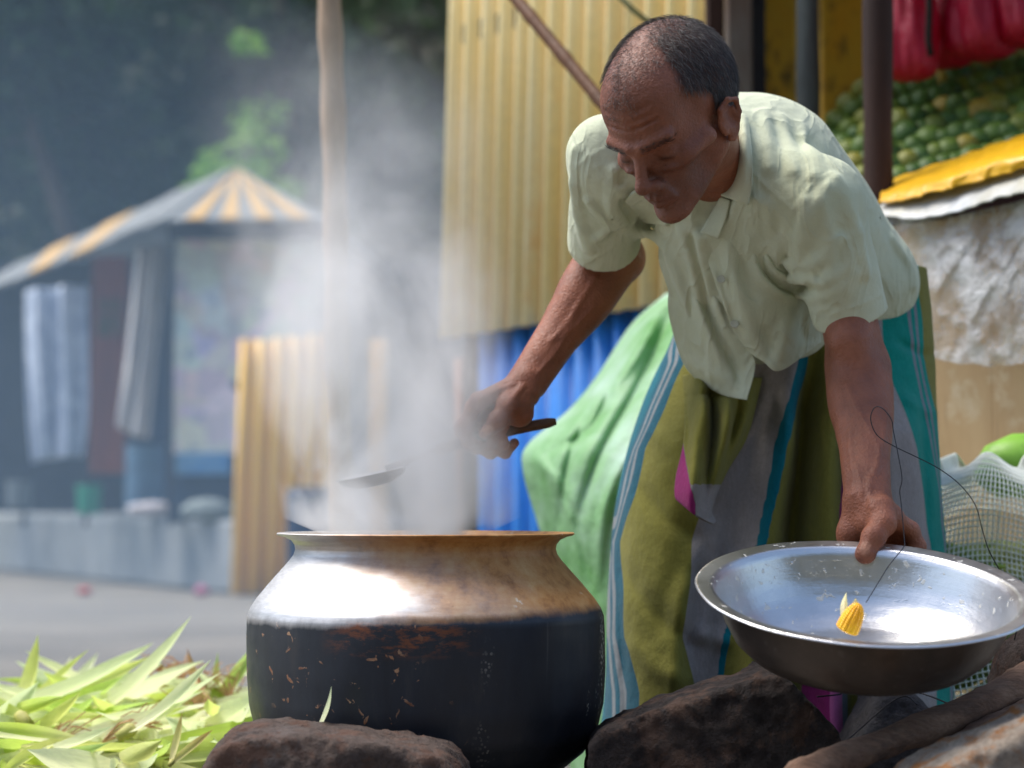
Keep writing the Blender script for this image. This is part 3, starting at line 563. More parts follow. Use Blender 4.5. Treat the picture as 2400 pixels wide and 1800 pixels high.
gs = patch('plastic_sheet', [[PA(*p) for p in r] for r in ([(2052, 505, 3.63), (2130, 515, 3.55), (2230, 500, 3.47), (2330, 470, 3.38), (2450, 440, 3.29)], [(2062, 486, 3.65), (2150, 482, 3.57), (2250, 465, 3.49), (2340, 442, 3.40), (2450, 410, 3.32)], [(2085, 470, 3.70), (2160, 455, 3.62), (2260, 438, 3.54), (2350, 412, 3.46), (2450, 385, 3.38)])], simple('grey_white_plastic', L3(176, 172, 150), L3(200, 204, 208), 7, .4, bump=.3), None, 80, 24, .003, crinkle(.012, 24, 8)); tag(gs, 'grey white plastic sheet edge showing under the yellow cloth', 'plastic sheet')
pc = patch('purple_cloth', [[PA(*p) for p in r] for r in ([(2230, 508, 3.52), (2340, 484, 3.42), (2460, 450, 3.32)], [(2240, 488, 3.50), (2340, 458, 3.41), (2460, 425, 3.31)])], simple('dark_purple_cloth', L3(70, 44, 54), rough=.8), None, 50, 12, .004, crinkle(.008, 24, 4)); tag(pc, 'dark purple cloth strip below the plastic sheet edge', 'cloth')
# bamboo brace and its thin neighbour
BAM = simple('bamboo_brown', L3(110, 72, 42), L3(80, 50, 30), 6, .55, bump=.3)
bp_ = np.array([lerp(PA(1170, -50, 3.9), PA(1560, 420, 3.55), q) for q in np.linspace(0, 1, 30)]); o_ = tube('bamboo_pole', bp_, .0125 + .0014 * (np.arange(30) % 6 == 0), BAM, None, 14); tag(o_, 'brown bamboo pole slanting down behind the head of the man', 'pole')
o_ = tube('green_rope', [P(1440, -20, 4.2), P(1480, 20, 4.2), P(1530, 60, 4.2), P(1600, 130, 4.3)], .006, simple('green_rope', L3(120, 124, 84), rough=.8), None, 8); tag(o_, 'thin greenish rope stretched above the head of the man', 'rope')
# green tarpaulin over goods beside the man
t = NT('green_tarp'); co = t.coord(); c = t.ramp(t.noise(5, 5, .6, co), [(.3, L3(128, 190, 110)), (.48, L3(172, 214, 164)), (.68, L3(208, 232, 216))]); c = t.mix(.3, c, t.ramp(t.noise(50, 4), [(.3, .8), (.7, 1.15)]), 'MULTIPLY'); t.set(Base_Color=c, Roughness=.5, Specular_IOR_Level=.3)
tr = t.n.new('ShaderNodeBsdfTranslucent'); mx = t.n.new('ShaderNodeMixShader'); mx.inputs[0].default_value = .45; t.lk(c, tr.inputs[0]); t.lk(t.b.outputs[0], mx.inputs[1]); t.lk(tr.outputs[0], mx.inputs[2]); t.lk(mx.outputs[0], t.out.inputs[0]); t.bump(t.noise(14, 5, .6, co), .5, .02)
tarp = patch('tarpaulin', [[PA(*p) for p in r] for r in ([(1560, 690, 3.95), (1600, 680, 3.9), (1680, 680, 3.9), (1900, 700, 4.0)], [(1480, 762, 3.90), (1540, 755, 3.78), (1660, 750, 3.75), (1900, 760, 3.95)], [(1396, 888, 3.86), (1480, 880, 3.68), (1640, 870, 3.62), (1900, 870, 3.85)], [(1330, 965, 3.82), (1430, 960, 3.62), (1620, 960, 3.56), (1900, 960, 3.8)],
     [(1236, 1045, 3.78), (1380, 1050, 3.56), (1600, 1050, 3.50), (1900, 1050, 3.7)], [(1228, 1110, 3.76), (1380, 1150, 3.52), (1600, 1150, 3.48), (1900, 1150, 3.7)], [(1262, 1230, 3.74), (1400, 1280, 3.50), (1600, 1280, 3.46), (1900, 1280, 3.7)], [(1300, 1370, 3.72), (1420, 1420, 3.50), (1620, 1420, 3.46), (1900, 1420, 3.7)], [(1330, 1560, 3.7), (1440, 1600, 3.5), (1640, 1600, 3.46), (1900, 1600, 3.7)], [(1340, 1960, 3.7), (1440, 1990, 3.5), (1640, 2000, 3.46), (1900, 1960, 3.7)])], t.m, None, 130, 150, .003, creased([([(1560, 700), (1470, 860), (1330, 1010)], .035, 16), ([(1580, 730), (1500, 900), (1400, 1080), (1350, 1250)], -.035, 13), ([(1600, 800), (1540, 1000), (1450, 1250)], .035, 16), ([(1250, 1060), (1320, 1150), (1380, 1320)], .030, 14), ([(1380, 960), (1330, 1100), (1315, 1250)], -.030, 12), ([(1440, 880), (1390, 1000), (1290, 1060)], -.025, 10), ([(1480, 1050), (1420, 1180), (1400, 1380)], .025, 12), ([(1290, 1090), (1350, 1220), (1390, 1400)], -.025, 10)], .012, 14, 3)); tag(tarp, 'pale green tarpaulin draped over a heap beside the man', 'tarpaulin')
# ================================================================ pot, bowl, ladle, corn
PX, PY, PZ = -0.1123, 2.62, 0.300
zz = lambda py: CAMZ - (py - 1175) / 1781.0 - PZ
prof = [(.0001, zz(1838)), (.10, zz(1836)), (.145, zz(1818)), (.178, zz(1792)), (.206, zz(1751)), (.222, zz(1705)), (.230, zz(1640)), (.2325, zz(1560)), (.2330, zz(1480)), (.2325, zz(1440)), (.2290, zz(1422)), (.2210, zz(1400)),
        (.2050, zz(1366)), (.1900, zz(1336)), (.1780, zz(1312)), (.1725, zz(1298)), (.1705, zz(1286)), (.1715, zz(1275)), (.1760, zz(1265)), (.1840, zz(1258)), (.1925, zz(1254)), (.1945, zz(1252)), (.1950, zz(1249.5)), (.1935, zz(1247.5)),
        (.186, zz(1249)), (.178, zz(1256)), (.1690, zz(1270)), (.1665, zz(1290)), (.172, zz(1312)), (.20, zz(1368)), (.226, zz(1436)), (.2275, zz(1560)), (.215, zz(1705)), (.17, zz(1785)), (.10, zz(1826)), (.0001, zz(1828))]
pr_ = np.array(prof); seg_ = []
for a, b in zip(pr_[:-1], pr_[1:]):
    for q in np.linspace(0, 1, 4, endpoint=False): seg_.append(a + (b - a) * q)
seg_.append(pr_[-1])
def dent(Vv):
    a = np.arctan2(Vv[..., 1], Vv[..., 0]); r = 1 + .004 * np.sin(3 * a + 1 + 9 * Vv[..., 2]) + .0025 * np.sin(7 * a + 20 * Vv[..., 2]) + .0015 * np.sin(13 * a - 31 * Vv[..., 2])
    Vv = Vv.copy(); Vv[..., 0] *= r; Vv[..., 1] *= r; return Vv
t = NT('sooty_pot'); co = t.coord(); X, Y_, Z = t.sep(co)[:3]
shz = zz(1432)
edge = t.math('ADD', Z, t.math('MULTIPLY', t.math('SUBTRACT', t.noise(26, 6, .7, t.coord(scale=(1, 1, .5))), .5), .018))
edge = t.math('SUBTRACT', edge, t.math('MULTIPLY', X, .035))
soot = t.ramp(t.math('DIVIDE', t.math('SUBTRACT', shz + .008, edge), .013, True), [(0, 0.0), (1, 1.0)])      # 1 below the shoulder
# heat stain on the right of the shoulder
st = t.math('ADD', t.math('MULTIPLY', X, 5.2), t.math('MULTIPLY', t.math('SUBTRACT', t.noise(7, 6, .65, co), .5), 1.3))
st = t.math('ADD', st, t.math('MULTIPLY', t.math('SUBTRACT', Z, zz(1370)), 7.5))
stain = t.ramp(t.math('ADD', st, .18), [(.02, 0.0), (.40, .7), (.85, 1.0)])
nearE = t.ramp(t.math('MULTIPLY', t.math('SUBTRACT', edge, shz), 60.0, True), [(0, 1.0), (.35, .7), (.9, 0.0)])
nearE = t.math('MULTIPLY', nearE, t.ramp(t.math('MULTIPLY', t.math('ADD', X, .06), 9.0, True), [(0, .06), (.5, .9), (1, 1.0)]))
stain = t.math('MAXIMUM', stain, nearE)
collarst = t.ramp(t.math('MULTIPLY', t.math('SUBTRACT', Z, zz(1300)), 70.0, True), [(0, 0.0), (.6, .55), (1, .4)])
stain = t.math('MAXIMUM', stain, t.math('MULTIPLY', collarst, t.ramp(t.math('MULTIPLY', t.math('ADD', X, .17), 9.0, True), [(0, .15), (1, 1.0)])))
brown = t.ramp(t.noise(34, 6, .7, co), [(.25, L3(120, 72, 30)), (.5, L3(182, 130, 72)), (.75, L3(198, 160, 106))])
steel = t.ramp(t.noise(40, 5, .6, t.coord(scale=(1, 1, 8))), [(.3, (.50, .49, .47, 1)), (.7, (.66, .65, .63, 1))])
body = t.mix(stain, steel, brown)
black = t.ramp(t.noise(22, 7, .7, t.coord(scale=(1, 1, .22))), [(.25, (.008, .011, .017, 1)), (.55, (.016, .021, .030, 1)), (.8, (.05, .045, .042, 1))])
fl = t.noise(62, 3, .55, co, .6); zone = t.noise(8, 2, .5, t.coord(loc=(.3, .2, .7)))
flake = t.math('MULTIPLY', t.ramp(fl, [(.645, 0.0), (.665, 1.0)]), t.ramp(t.math('ADD', zone, t.math('MULTIPLY', X, -.9)), [(.52, 0.0), (.66, 1.0)]))
black = t.mix(flake, black, t.ramp(t.noise(80, 3, .6, co), [(.3, L3(120, 66, 36)), (.7, L3(178, 142, 108))]))
scr = t.math('MULTIPLY', t.ramp(t.noise(30, 6, .75, t.coord(scale=(1, 1, 3))), [(.47, 0.0), (.60, .9)]), t.math('MULTIPLY', t.ramp(t.math('ABSOLUTE', t.math('SUBTRACT', Z, zz(1460))), [(.012, 1.0), (.030, 0.0)]), t.ramp(t.math('ABSOLUTE', t.math('ADD', X, .02)), [(.05, 1.0), (.10, 0.0)])))
black = t.mix(scr, black, L3(124, 70, 38))
drip = t.ramp(t.noise(60, 3, .6, t.coord(scale=(1, 1, .03))), [(.68, 0.0), (.76, .35)])
black = t.mix(drip, black, L3(120, 122, 124))
vo = t.n.new('ShaderNodeTexVoronoi'); vo.inputs['Scale'].default_value = 190; t.lk(co, vo.inputs['Vector'])
spz = t.math('MULTIPLY', t.ramp(t.noise(16, 3, .6, t.coord(scale=(1.3, 1.3, .35), loc=(.11, .4, .2))), [(.60, 0.0), (.70, 1.0)]), t.ramp(t.math('MULTIPLY', t.math('SUBTRACT', X, .06), 12, True), [(0, 0.0), (1, 1.0)]))
speck = t.math('MULTIPLY', t.ramp(vo.outputs['Distance'], [(.30, 1.0), (.42, 0.0)]), spz)
colr = t.mix(soot, body, black); colr = t.mix(speck, colr, L3(222, 216, 200))
metal = t.math('MULTIPLY', t.math('SUBTRACT', 1.0, soot, True), t.math('SUBTRACT', 1.0, t.math('MULTIPLY', stain, .97), True)); metal = t.math('MULTIPLY', metal, t.math('SUBTRACT', 1.0, speck, True))
rough = t.mix(soot, t.mix(stain, (.50, .50, .50, 1), (.58, .58, .58, 1)), t.ramp(t.noise(18, 5, .6, co), [(.3, .36), (.7, .58)]))
t.set(Base_Color=colr, Metallic=metal, Roughness=rough, Specular_IOR_Level=.5)
t.bump(t.math('ADD', t.math('MULTIPLY', t.noise(30, 6, .7, co), .6), t.math('ADD', flake, t.math('MULTIPLY', speck, 1.2))), .25, .0016)
pot = empty('cooking_pot', (PX, PY, PZ)); tag(pot, 'large steaming metal cooking pot with soot blackened body on hearth stones', 'pot')
lathe('pot_body', seg_, 160, t.m, pot, wob=dent, cap0=False, cap1=False)
t = NT('broth'); t.set(Base_Color=L3(150, 140, 110), Roughness=.08); t.bump(t.noise(30, 3), .2, .004)
lathe('broth', [(.0001, zz(1330)), (.178, zz(1330))], 64, t.m, pot, cap0=False, cap1=False)

# bowl
BT = R(15.5); BR = .1955
bp = [(.0001, -.0900), (.080, -.0900), (.108, -.0875), (.130, -.0780), (.148, -.061), (.160, -.040), (.1675, -.020), (.1720, -.0085), (.176, -.0035), (.188, -.0012), (.1935, -.0016), (.1955, -.0002), (.1940, .0018), (.188, .0010), (.1755, -.0008), (.1705, -.0070),
      (.1658, -.0195), (.158, -.0390), (.146, -.0595), (.1285, -.0760), (.1075, -.0853), (.080, -.0878), (.0001, -.0878)]
bp = np.array(bp); bb = []
for a, b in zip(bp[:-1], bp[1:]):
    for q in np.linspace(0, 1, 3, endpoint=False): bb.append(a + (b - a) * q)
bb.append(bp[-1])
t = NT('bowl_steel'); co = t.coord(); outer = t.attr('outer'); X, Y_, Z = t.sep(co)[:3]
ang = t.math('ARCTAN2', X, Y_); 
sc1 = t.noise(50, 4, .7, t.coord(scale=(1, 1, 10))); sc2 = t.noise(9, 5, .65, co)
sp2 = t.ramp(t.noise(85, 2, .5, co, .4), [(.665, 0.0), (.69, 1.0)])
t.set(Base_Color=t.mix(outer, t.mix(t.math('MULTIPLY', sp2, .5), t.ramp(sc2, [(.3, (.55, .545, .53, 1)), (.7, (.72, .71, .69, 1))]), L3(200, 196, 180)), t.ramp(sc2, [(.3, (.055, .047, .042, 1)), (.7, (.12, .10, .088, 1))])), Metallic=t.math('MULTIPLY', t.ramp(sp2, [(0, 1.0), (1, .3)]), t.math('SUBTRACT', 1.0, t.math('MULTIPLY', outer, .45))), Roughness=t.ramp(sc2, [(.25, .26), (.75, .40)]))
scr2 = t.ramp(t.noise(120, 3, .6, t.coord(scale=(.08, 1, 1), rot=(0, 0, R(50)))), [(.66, 0.0), (.70, 1.0)]); t.bump(t.math('ADD', t.math('ADD', sc1, t.math('MULTIPLY', sp2, 3.0)), t.math('ADD', t.math('MULTIPLY', scr2, .6), t.math('MULTIPLY', sc2, 8.0))), .16, .0012)
bowl = lathe('steel_bowl', bb, 128, t.m, None, cap0=False, cap1=False, wob=dent, loc=P(2027, 1384, 2.305))
ring = np.repeat(np.arange(len(bb)), 128); attr(bowl.data, 'outer', np.clip((26 - ring) / 3.0, 0, 1)); bowl.rotation_euler = (BT, R(1.0), 0); tag(bowl, 'shiny steel basin tilted forward in the left hand of the man', 'bowl')

# corn cob end in the bowl: rows of kernels on a tapered core
def corn_mesh(name, L=.075, r=.021):
    n, m = 60, 84; V = np.zeros((n, m, 3)); a = np.linspace(0, 2 * np.pi, m, endpoint=False); z = np.linspace(0, 1, n)
    for i in range(n):
        rad = r * math.sqrt(max(.004, 1 - z[i] ** 2.6)) * (.4 + .6 * min(1, z[i] * 14))
        k = np.abs(np.sin(a * 7)) ** .5 * abs(math.sin(z[i] * math.pi * 13)) ** .5
        V[i, :, 0] = np.cos(a) * (rad + (.0028 * k - .002) * min(1, rad / r * 1.5)); V[i, :, 1] = np.sin(a) * (rad + (.0028 * k - .002) * min(1, rad / r * 1.5)); V[i, :, 2] = z[i] * L
    return np_mesh(name, V.reshape(-1, 3), grid_faces(m, n, True))
KERN = simple('corn_kernels', L3(255, 176, 0), L3(255, 204, 30), 30, .35, bump=.1, spec=.4)
HUSKPALE = simple('pale_husk', L3(244, 236, 196), L3(226, 226, 160), 14, .6, bump=.2, bscale=220, stretch=(1, 1, .15), trans=.35)
cb = empty('corn_cob', P(1988, 1476, 2.262)); cb.scale = (.7, .7, .7); tag(cb, 'yellow corn cob end with pale husk lying in the steel bowl', 'corn')
k = link('kernels', corn_mesh('kernels', .052, .0190), KERN, cb, True); k.rotation_euler = (R(12), R(24), 0); k.location = (-.004, 0, -.004)
def leaf_mesh(name, L, W, bend, curl, n=9, tw=0.0, tip=1.0):
    V = []; m = 5
    for i in range(n):
        q = i / (n - 1); wd = W * (math.sin(math.pi * min(1, (q * .82 + .12))) ** .8) * (1 - q ** 6 * tip) * .5
        ang = bend * q; x = L * (math.sin(ang) / bend if abs(bend) > 1e-3 else q) ; zc = L * ((1 - math.cos(ang)) / bend if abs(bend) > 1e-3 else 0)
        for j in range(m):
            s = (j / (m - 1) - .5) * 2; cz = curl * wd * (1 - s * s) * -1
            t_ = tw * q; y, z = wd * s, cz; y, z = y * math.cos(t_) - z * math.sin(t_), y * math.sin(t_) + z * math.cos(t_)
            V.append((x - math.sin(ang) * z, y, zc + math.cos(ang) * z))
    return np_mesh(name, np.array(V), grid_faces(m, n))
for rx, rz_, L, W, off in ((R(-76), R(160), .056, .030, (.004, .014, .004)), (R(-66), R(60), .050, .026, (.010, .010, .002))):
    h = link('husk', leaf_mesh('husk', L, W, .35, .7), HUSKPALE, cb, True); h.rotation_euler = (0, rx, rz_); h.location = off
# ladle
WOOD_D = simple('ladle_wood', L3(74, 48, 32), L3(104, 70, 44), 20, .5, bump=.3, bscale=160, stretch=(.2, 1, 1), spec=.4)
LADM = simple('ladle_metal', L3(110, 110, 110), L3(140, 140, 138), 20, .5, .6, bump=.1)
lad = empty('ladle', P(1085, 1045, 2.788)); tag(lad, 'long metal ladle with dark wooden handle gripped over the steam', 'ladle')
lp = np.array(lad.location)
hp_ = catmull([PA(1302, 988, 2.812) - lp, PA(1210, 1006, 2.800) - lp, PA(1085, 1038, 2.788) - lp, PA(1020, 1057, 2.78) - lp], 16)
tube('handle', hp_, np.concatenate([[.0050, .0074], np.full(13, .0078), [.006]]), WOOD_D, lad, 14)
sp_ = catmull([PA(1030, 1054, 2.781) - lp, PA(960, 1078, 2.765) - lp, PA(905, 1098, 2.75) - lp], 8)
tube('shaft', sp_, .0042, LADM, lad, 10)
sb_ = lathe('scoop', [(.0001, -.018), (.030, -.016), (.050, -.006), (.058, .004), (.0585, .005), (.057, .005), (.049, -.004), (.030, -.013), (.0001, -.0155)], 40, LADM, lad, cap0=False, cap1=False)
sb_.location = PA(872, 1116, 2.735) - lp; sb_.rotation_euler = (R(4), R(-12), 0); sb_.scale = (.85, .85, .8)
# ================================================================ the man
U_, S_ = 'u', 's'
def nrm(v): v = np.asarray(v, float); return v / np.linalg.norm(v)
# joints
shR, elR, wrR = PA(1424, 356, 2.69), PA(1436, 598, 2.90), PA(1238, 893, 2.81)
shL, elL, wrL = PA(1930, 452, 2.62), PA(2012, 860, 2.70), PA(2034, 1172, 2.525)
neckB, headC = PA(1672, 372, 2.66), PA(1581, 281, 2.50)
pel = PA(1885, 800, 3.02); belly = PA(1868, 590, 2.955); chest = PA(1738, 436, 2.795)
sA = nrm(chest - pel); lA = nrm(shL - shR); lA = nrm(lA - (lA @ sA) * sA); fA = np.cross(lA, sA)
MT = np.array([lA, fA, sA])
yaw, pit, rol = R(41), R(42), R(2)
hF = np.array([-math.sin(yaw) * math.cos(pit), -math.cos(yaw) * math.cos(pit), -math.sin(pit)])
hL = np.array([math.cos(yaw), -math.sin(yaw), 0.0]); hU = np.cross(hF, hL)
hL, hU = hL * math.cos(rol) - hU * math.sin(rol), hU * math.cos(rol) + hL * math.sin(rol)
MH = np.array([hL, hF, hU]); HS = 0.945
def hp(x, y, z): return headC + HS * (x * hL + y * hF + z * hU)

def body_ops():
    o = []
    def A(fn, k=0.02, m=U_): o.append((fn, k, m))
    # trunk and legs
    A(ell(pel, (.128, .09, .12), MT)); A(ell(belly, (.110, .082, .14), MT), .05); A(ell(chest, (.122, .085, .115), MT), .05)
    for sh in (shL, shR): A(cap(neckB + (sh - neckB) * .15 + [0, .010, -.004], sh + [0, .008, -.010], .034, .030), .03)
    A(cap(neckB + [0, .01, 0], chest, .05, .07), .03)
    for hx, kn, an in ((-.085, (.30, 2.99, .46), (.29, 3.12, .07)), (.085, (.56, 2.93, .45), (.57, 3.06, .07))):
        hip = pel + lA * hx - np.array([0, 0, .03]); kn = np.array(kn); an = np.array(an)
        A(cap(hip, kn, .076, .055), .04); A(cap(kn, an, .052, .036), .03); A(ell(kn + (an - kn) * .3 + np.array([0, .025, 0]), (.045, .045, .11)), .03)
        A(cap(an + [0, .02, -.03], an + [-.005, -.15, -.045], .033, .024), .02)
        for q in range(5): A(cap(an + [-.03 + .015 * q, -.14, -.05], an + [-.034 + .017 * q, -.19 + .008 * q, -.054], .012, .010), .006)
    # neck, head
    A(cap(neckB + [-.008, .005, 0], hp(0, -.02, -.03), .050, .050), .025)
    A(cap(neckB - fA * -.02 + lA * .02, hp(.05, -.03, -.02), .014, .012), .02)
    H = HS
    def E(c, r, k=.012, m=U_, M=MH): A(ell(hp(*c), np.array(r) * H, M), k, m)
    def Cc(a, b, ra, rb, k=.008, m=U_): A(cap(hp(*a), hp(*b), ra * H, rb * H), k, m)
    E((0, -.012, .042), (.0725, .098, .087), .02); E((0, .042, .048), (.057, .050, .058), .03)
    E((0, .040, -.022), (.053, .056, .070), .025); E((0, -.05, .03), (.066, .06, .07), .03)
    for s in (1, -1):
        Cc((s * .050, .000, -.042), (s * .015, .076, -.088), .016, .0135, .022)
        E((s * .045, .064, -.020), (.016, .016, .012), .018)
        Cc((s * .066, .03, -.012), (s * .05, .06, -.018), .010, .011, .016)
        Cc((s * .010, .099, .020), (s * .046, .083, .026), .0075, .0075, .010)
        E((s * .058, .058, -.052), (.014, .028, .026), .02, S_)
        E((s * .071, .058, .036), (.010, .026, .024), .018, S_)
        E((s * .031, .106, .001), (.016, .016, .0125), .010, S_)
        E((s * .031, .0775, -.001), (.0145, .0135, .0120), .004)
        Cc((s * .017, .0905, -.0060), (s * .045, .0820, -.0050), .0017, .0017, .002); Cc((s * .017, .0925, -.0078), (s * .045, .0845, -.0070), .0012, .0012, .0015, S_); Cc((s * .016, .0950, .0062), (s * .047, .0860, .0055), .0013, .0013, .003, S_)
        E((s * .031, .0975, -.016), (.012, .008, .005), .006, S_)
        E((s * .031, .0865, -.019), (.011, .007, .004), .006)
        Cc((s * .0145, .104, -.022), (s * .034, .086, -.052), .004, .004, .008, S_)
        E((s * .0125, .106, -.034), (.0085, .0105, .0082), .005)
        E((s * .0070, .1075, -.0415), (.0035, .0050, .0040), .003, S_)
        # ear
        EZ = -.014
        E((s * .076, -.008, EZ), (.0070, .0165, .027), .006)
        pts = [(s * .073, .010, .008 + EZ), (s * .079, .006, .026 + EZ), (s * .086, -.011, .034 + EZ), (s * .089, -.026, .024 + EZ), (s * .086, -.026, .003 + EZ), (s * .079, -.015, -.020 + EZ), (s * .075, -.004, -.031 + EZ), (s * .074, .004, -.027 + EZ)]
        pts = [(q[0], -.008 + (q[1] + .008) * .86, EZ + (q[2] - EZ) * .86) for q in pts]
        for a, b in zip(pts[:-1], pts[1:]): Cc(a, b, .0036, .0036, .003)
        E((s * .088, -.007, .004 + EZ), (.009, .0085, .015), .004, S_); Cc((s * .084, -.019, -.006 + EZ), (s * .084, -.016, .014 + EZ), .0026, .0024, .003)
        Cc((s * .075, .009, .000 + EZ), (s * .076, .009, -.010 + EZ), .005, .004, .004)
    # frown and forehead creases
    for s in (1, -1): Cc((s * .006, .112, .030), (s * .004, .108, .014), .0012, .0012, .004, S_)
    for z, w_ in ((.046, .040), (.056, .044), (.067, .036)):
        for s in (1, -1): Cc((0, .0995, z), (s * w_, .0825, z + .006), .0019, .0016, .005, S_)
    Cc((0, .094, .016), (0, .117, -.024), .0070, .0085, .010); E((0, .1185, -.029), (.0105, .0105, .0095), .006)
    E((0, .090, -.052), (.027, .015, .020), .012)
    for s in (1, -1):
        Cc((s * .023, .0900, -.0585), (s * .005, .1050, -.0535), .0035, .0052, .004); Cc((s * .021, .0890, -.0625), (0, .1020, -.0665), .0038, .0062, .004)
        Cc((s * .024, .0975, -.0600), (0, .1120, -.0598), .0013, .0017, .002, S_)
        Cc((s * .026, .092, -.046), (s * .033, .084, -.068), .003, .003, .008, S_)
    E((0, .103, -.078), (.016, .006, .005), .008, S_); E((0, .086, -.090), (.019, .017, .015), .012)
    # arms
    def muscle(a, b, t, off, r, k=.02):
        d = nrm(b - a); c = a + (b - a) * t + np.array(off); u = nrm(np.cross(d, [0.3, 1, .2])); w2 = np.cross(d, u)
        A(ell(c, r, np.array([u, w2, d])), k)
    for sh, el, wr in ((shR, elR, wrR), (shL, elL, wrL)):
        A(cap(sh + [0, .004, -.012], sh + (el - sh) * .35, .034, .037), .03); A(cap(sh + (el - sh) * .3, el, .036, .039), .03)
    ax = nrm(wrR - elR); side = nrm(np.cross(ax, [0, -1, 0]))
    A(cap(elR, wrR, .0370, .0235), .02)
    muscle(elR, wrR, .20, side * .012 + [0, -.010, 0], (.031, .032, .085), .025); muscle(elR, wrR, .25, -side * .015, (.026, .028, .085), .025)
    A(cap(elR + (wrR - elR) * .55 + side * .012, wrR + side * .007, .019, .019), .015); A(cap(elR + (wrR - elR) * .6 - side * .008, wrR - side * .008, .018, .0185), .015)
    A(ell(elR - side * .026 + [0, .012, .008], (.022, .022, .024)), .02)
    ax = nrm(wrL - elL); side = nrm(np.cross(ax, [0, -1, 0]))
    A(cap(elL, wrL, .0355, .0235), .02)
    muscle(elL, wrL, .22, side * .014 + [0, -.006, 0], (.030, .032, .08), .025); muscle(elL, wrL, .28, -side * .014, (.026, .028, .085), .025)
    A(cap(elL + (wrL - elL) * .55 + side * .012, wrL + side * .009, .018, .0185), .015); A(cap(elL + (wrL - elL) * .55 - side * .012, wrL - side * .010, .018, .018), .015)
    A(cap(PA(1990, 800, 2.655), PA(2030, 900, 2.66), .028, .026), .02)
    # right hand, closed on the handle
    def chain(pts, rad, k):
        for (a, b, ra, rb) in zip(pts[:-1], pts[1:], rad[:-1], rad[1:]): A(cap(a, b, ra, rb), k)
    mcp = [PA(1122, 941, 2.772), PA(1112, 955, 2.795), PA(1118, 974, 2.818), PA(1134, 994, 2.838)]
    for q, mm in enumerate(mcp):
        A(cap(wrR + [0, -.012 + .010 * q, 0], mm, .0165, .0125), .012); A(ell(mm, (.0125, .0125, .0125)), .006)
    fin = [[mcp[0], PA(1084, 1004, 2.768), PA(1098, 1038, 2.776), PA(1122, 1044, 2.788)],
           [mcp[1], PA(1088, 1020, 2.798), PA(1118, 1048, 2.802), PA(1150, 1042, 2.794)],
           [mcp[2], PA(1112, 1040, 2.826), PA(1150, 1060, 2.818), PA(1182, 1042, 2.798)],
           [mcp[3], PA(1150, 1050, 2.846), PA(1184, 1061, 2.832), PA(1206, 1038, 2.810)]]
    for q, f in enumerate(fin): chain(f, np.array([.0112, .0108, .0094, .0078]) * (1, 1.04, 1, .88)[q], .005)
    for f in fin: A(ell(f[1], (.0118, .0118, .0118)), .004)
    th = [PA(1236, 925, 2.792), PA(1192, 952, 2.762), PA(1167, 986, 2.754), PA(1138, 1016, 2.757)]
    chain(th, [.018, .0145, .0120, .0088], .008); A(ell(th[2], (.0132, .0125, .0132)), .005); A(cap(wrR, th[1], .019, .0125), .012)
    A(ell(th[1] + (th[0] - th[1]) * .4 + [.004, .004, -.016], (.021, .018, .020)), .012); A(ell(PA(1160, 1000, 2.80), (.022, .020, .020)), .012)
    A(cap(th[3] + [.006, -.006, .006], th[3] + [-.004, -.006, -.001], .0062, .0052), .002)
    # left hand, thumb over the rim, fingers under it
    A(cap(wrL, PA(2046, 1222, 2.512), .025, .024), .012); A(cap(wrL + [-.012, .004, -.004], PA(2000, 1240, 2.528), .017, .019), .01)
    A(ell(PA(1991, 1256, 2.530), (.0165, .018, .021)), .008)
    th = [PA(2062, 1196, 2.498), PA(2070, 1226, 2.484), PA(2048, 1258, 2.474), PA(2029, 1294, 2.468)]
    chain(th, [.020, .0156, .0134, .0122], .007); A(ell(th[2], (.0142, .0135, .0142)), .005); A(ell(th[3] + [-.001, -.003, -.003], (.0126, .0105, .0120)), .004)
    fin = [[PA(2090, 1212, 2.512), PA(2134, 1243, 2.530), PA(2152, 1280, 2.532), PA(2140, 1312, 2.524)],
           [PA(2086, 1228, 2.530), PA(2122, 1262, 2.552), PA(2130, 1304, 2.550), PA(2114, 1332, 2.536)],
           [PA(2068, 1244, 2.545), PA(2096, 1282, 2.566), PA(2098, 1322, 2.560), PA(2086, 1346, 2.545)],
           [PA(2036, 1254, 2.552), PA(2058, 1292, 2.572), PA(2060, 1326, 2.565), PA(2052, 1346, 2.552)]]
    A(cap(PA(2046, 1222, 2.515), fin[0][0], .020, .0155), .012); A(cap(PA(2040, 1222, 2.53), fin[2][0], .02, .014), .012)
    for q, f in enumerate(fin): chain(f, np.array([.0125, .0112, .0098, .0082]) * (1, 1.02, 1, .88)[q], .005)
    base = list(o)
    # veins and tendons lie on the skin
    veins = (([(1395, 650), (1352, 720), (1322, 768), (1290, 800)], .0030), ([(1352, 720), (1335, 765), (1300, 830), (1262, 872)], .0026), ([(1390, 720), (1345, 768), (1318, 790)], .0024),
                    ([(1200, 902), (1160, 918), (1125, 938)], .0030), ([(1225, 905), (1205, 930), (1190, 950)], .0034),
                    ([(1985, 900), (2010, 960), (2040, 1010), (2062, 1060), (2048, 1110)], .0030), ([(2078, 960), (2072, 1020), (2058, 1062)], .0026), ([(1992, 1010), (1992, 1060), (2002, 1110), (2000, 1160)], .0026),
                    ([(2008, 1090), (2018, 1140), (2018, 1175)], .0024), ([(2040, 1120), (2036, 1150), (2044, 1190)], .0030))
    q_all = trace(base, [q for v_ in veins for q in v_[0]]); i = 0
    for path, r in veins:
        q = catmull(q_all[i:i + len(path)], len(path) * 2); i += len(path)
        if np.abs(np.diff(q[:, 1])).max() < .05: A(Line(q, r * .95, r * 1.2), .01, 'g')
    return o
BO = body_ops()
V, Q = nets(BO, (-.10, 2.28, -.02), (.72, 3.28, 1.36), 0.0025)
bm_ = np_mesh('body', V, Q)
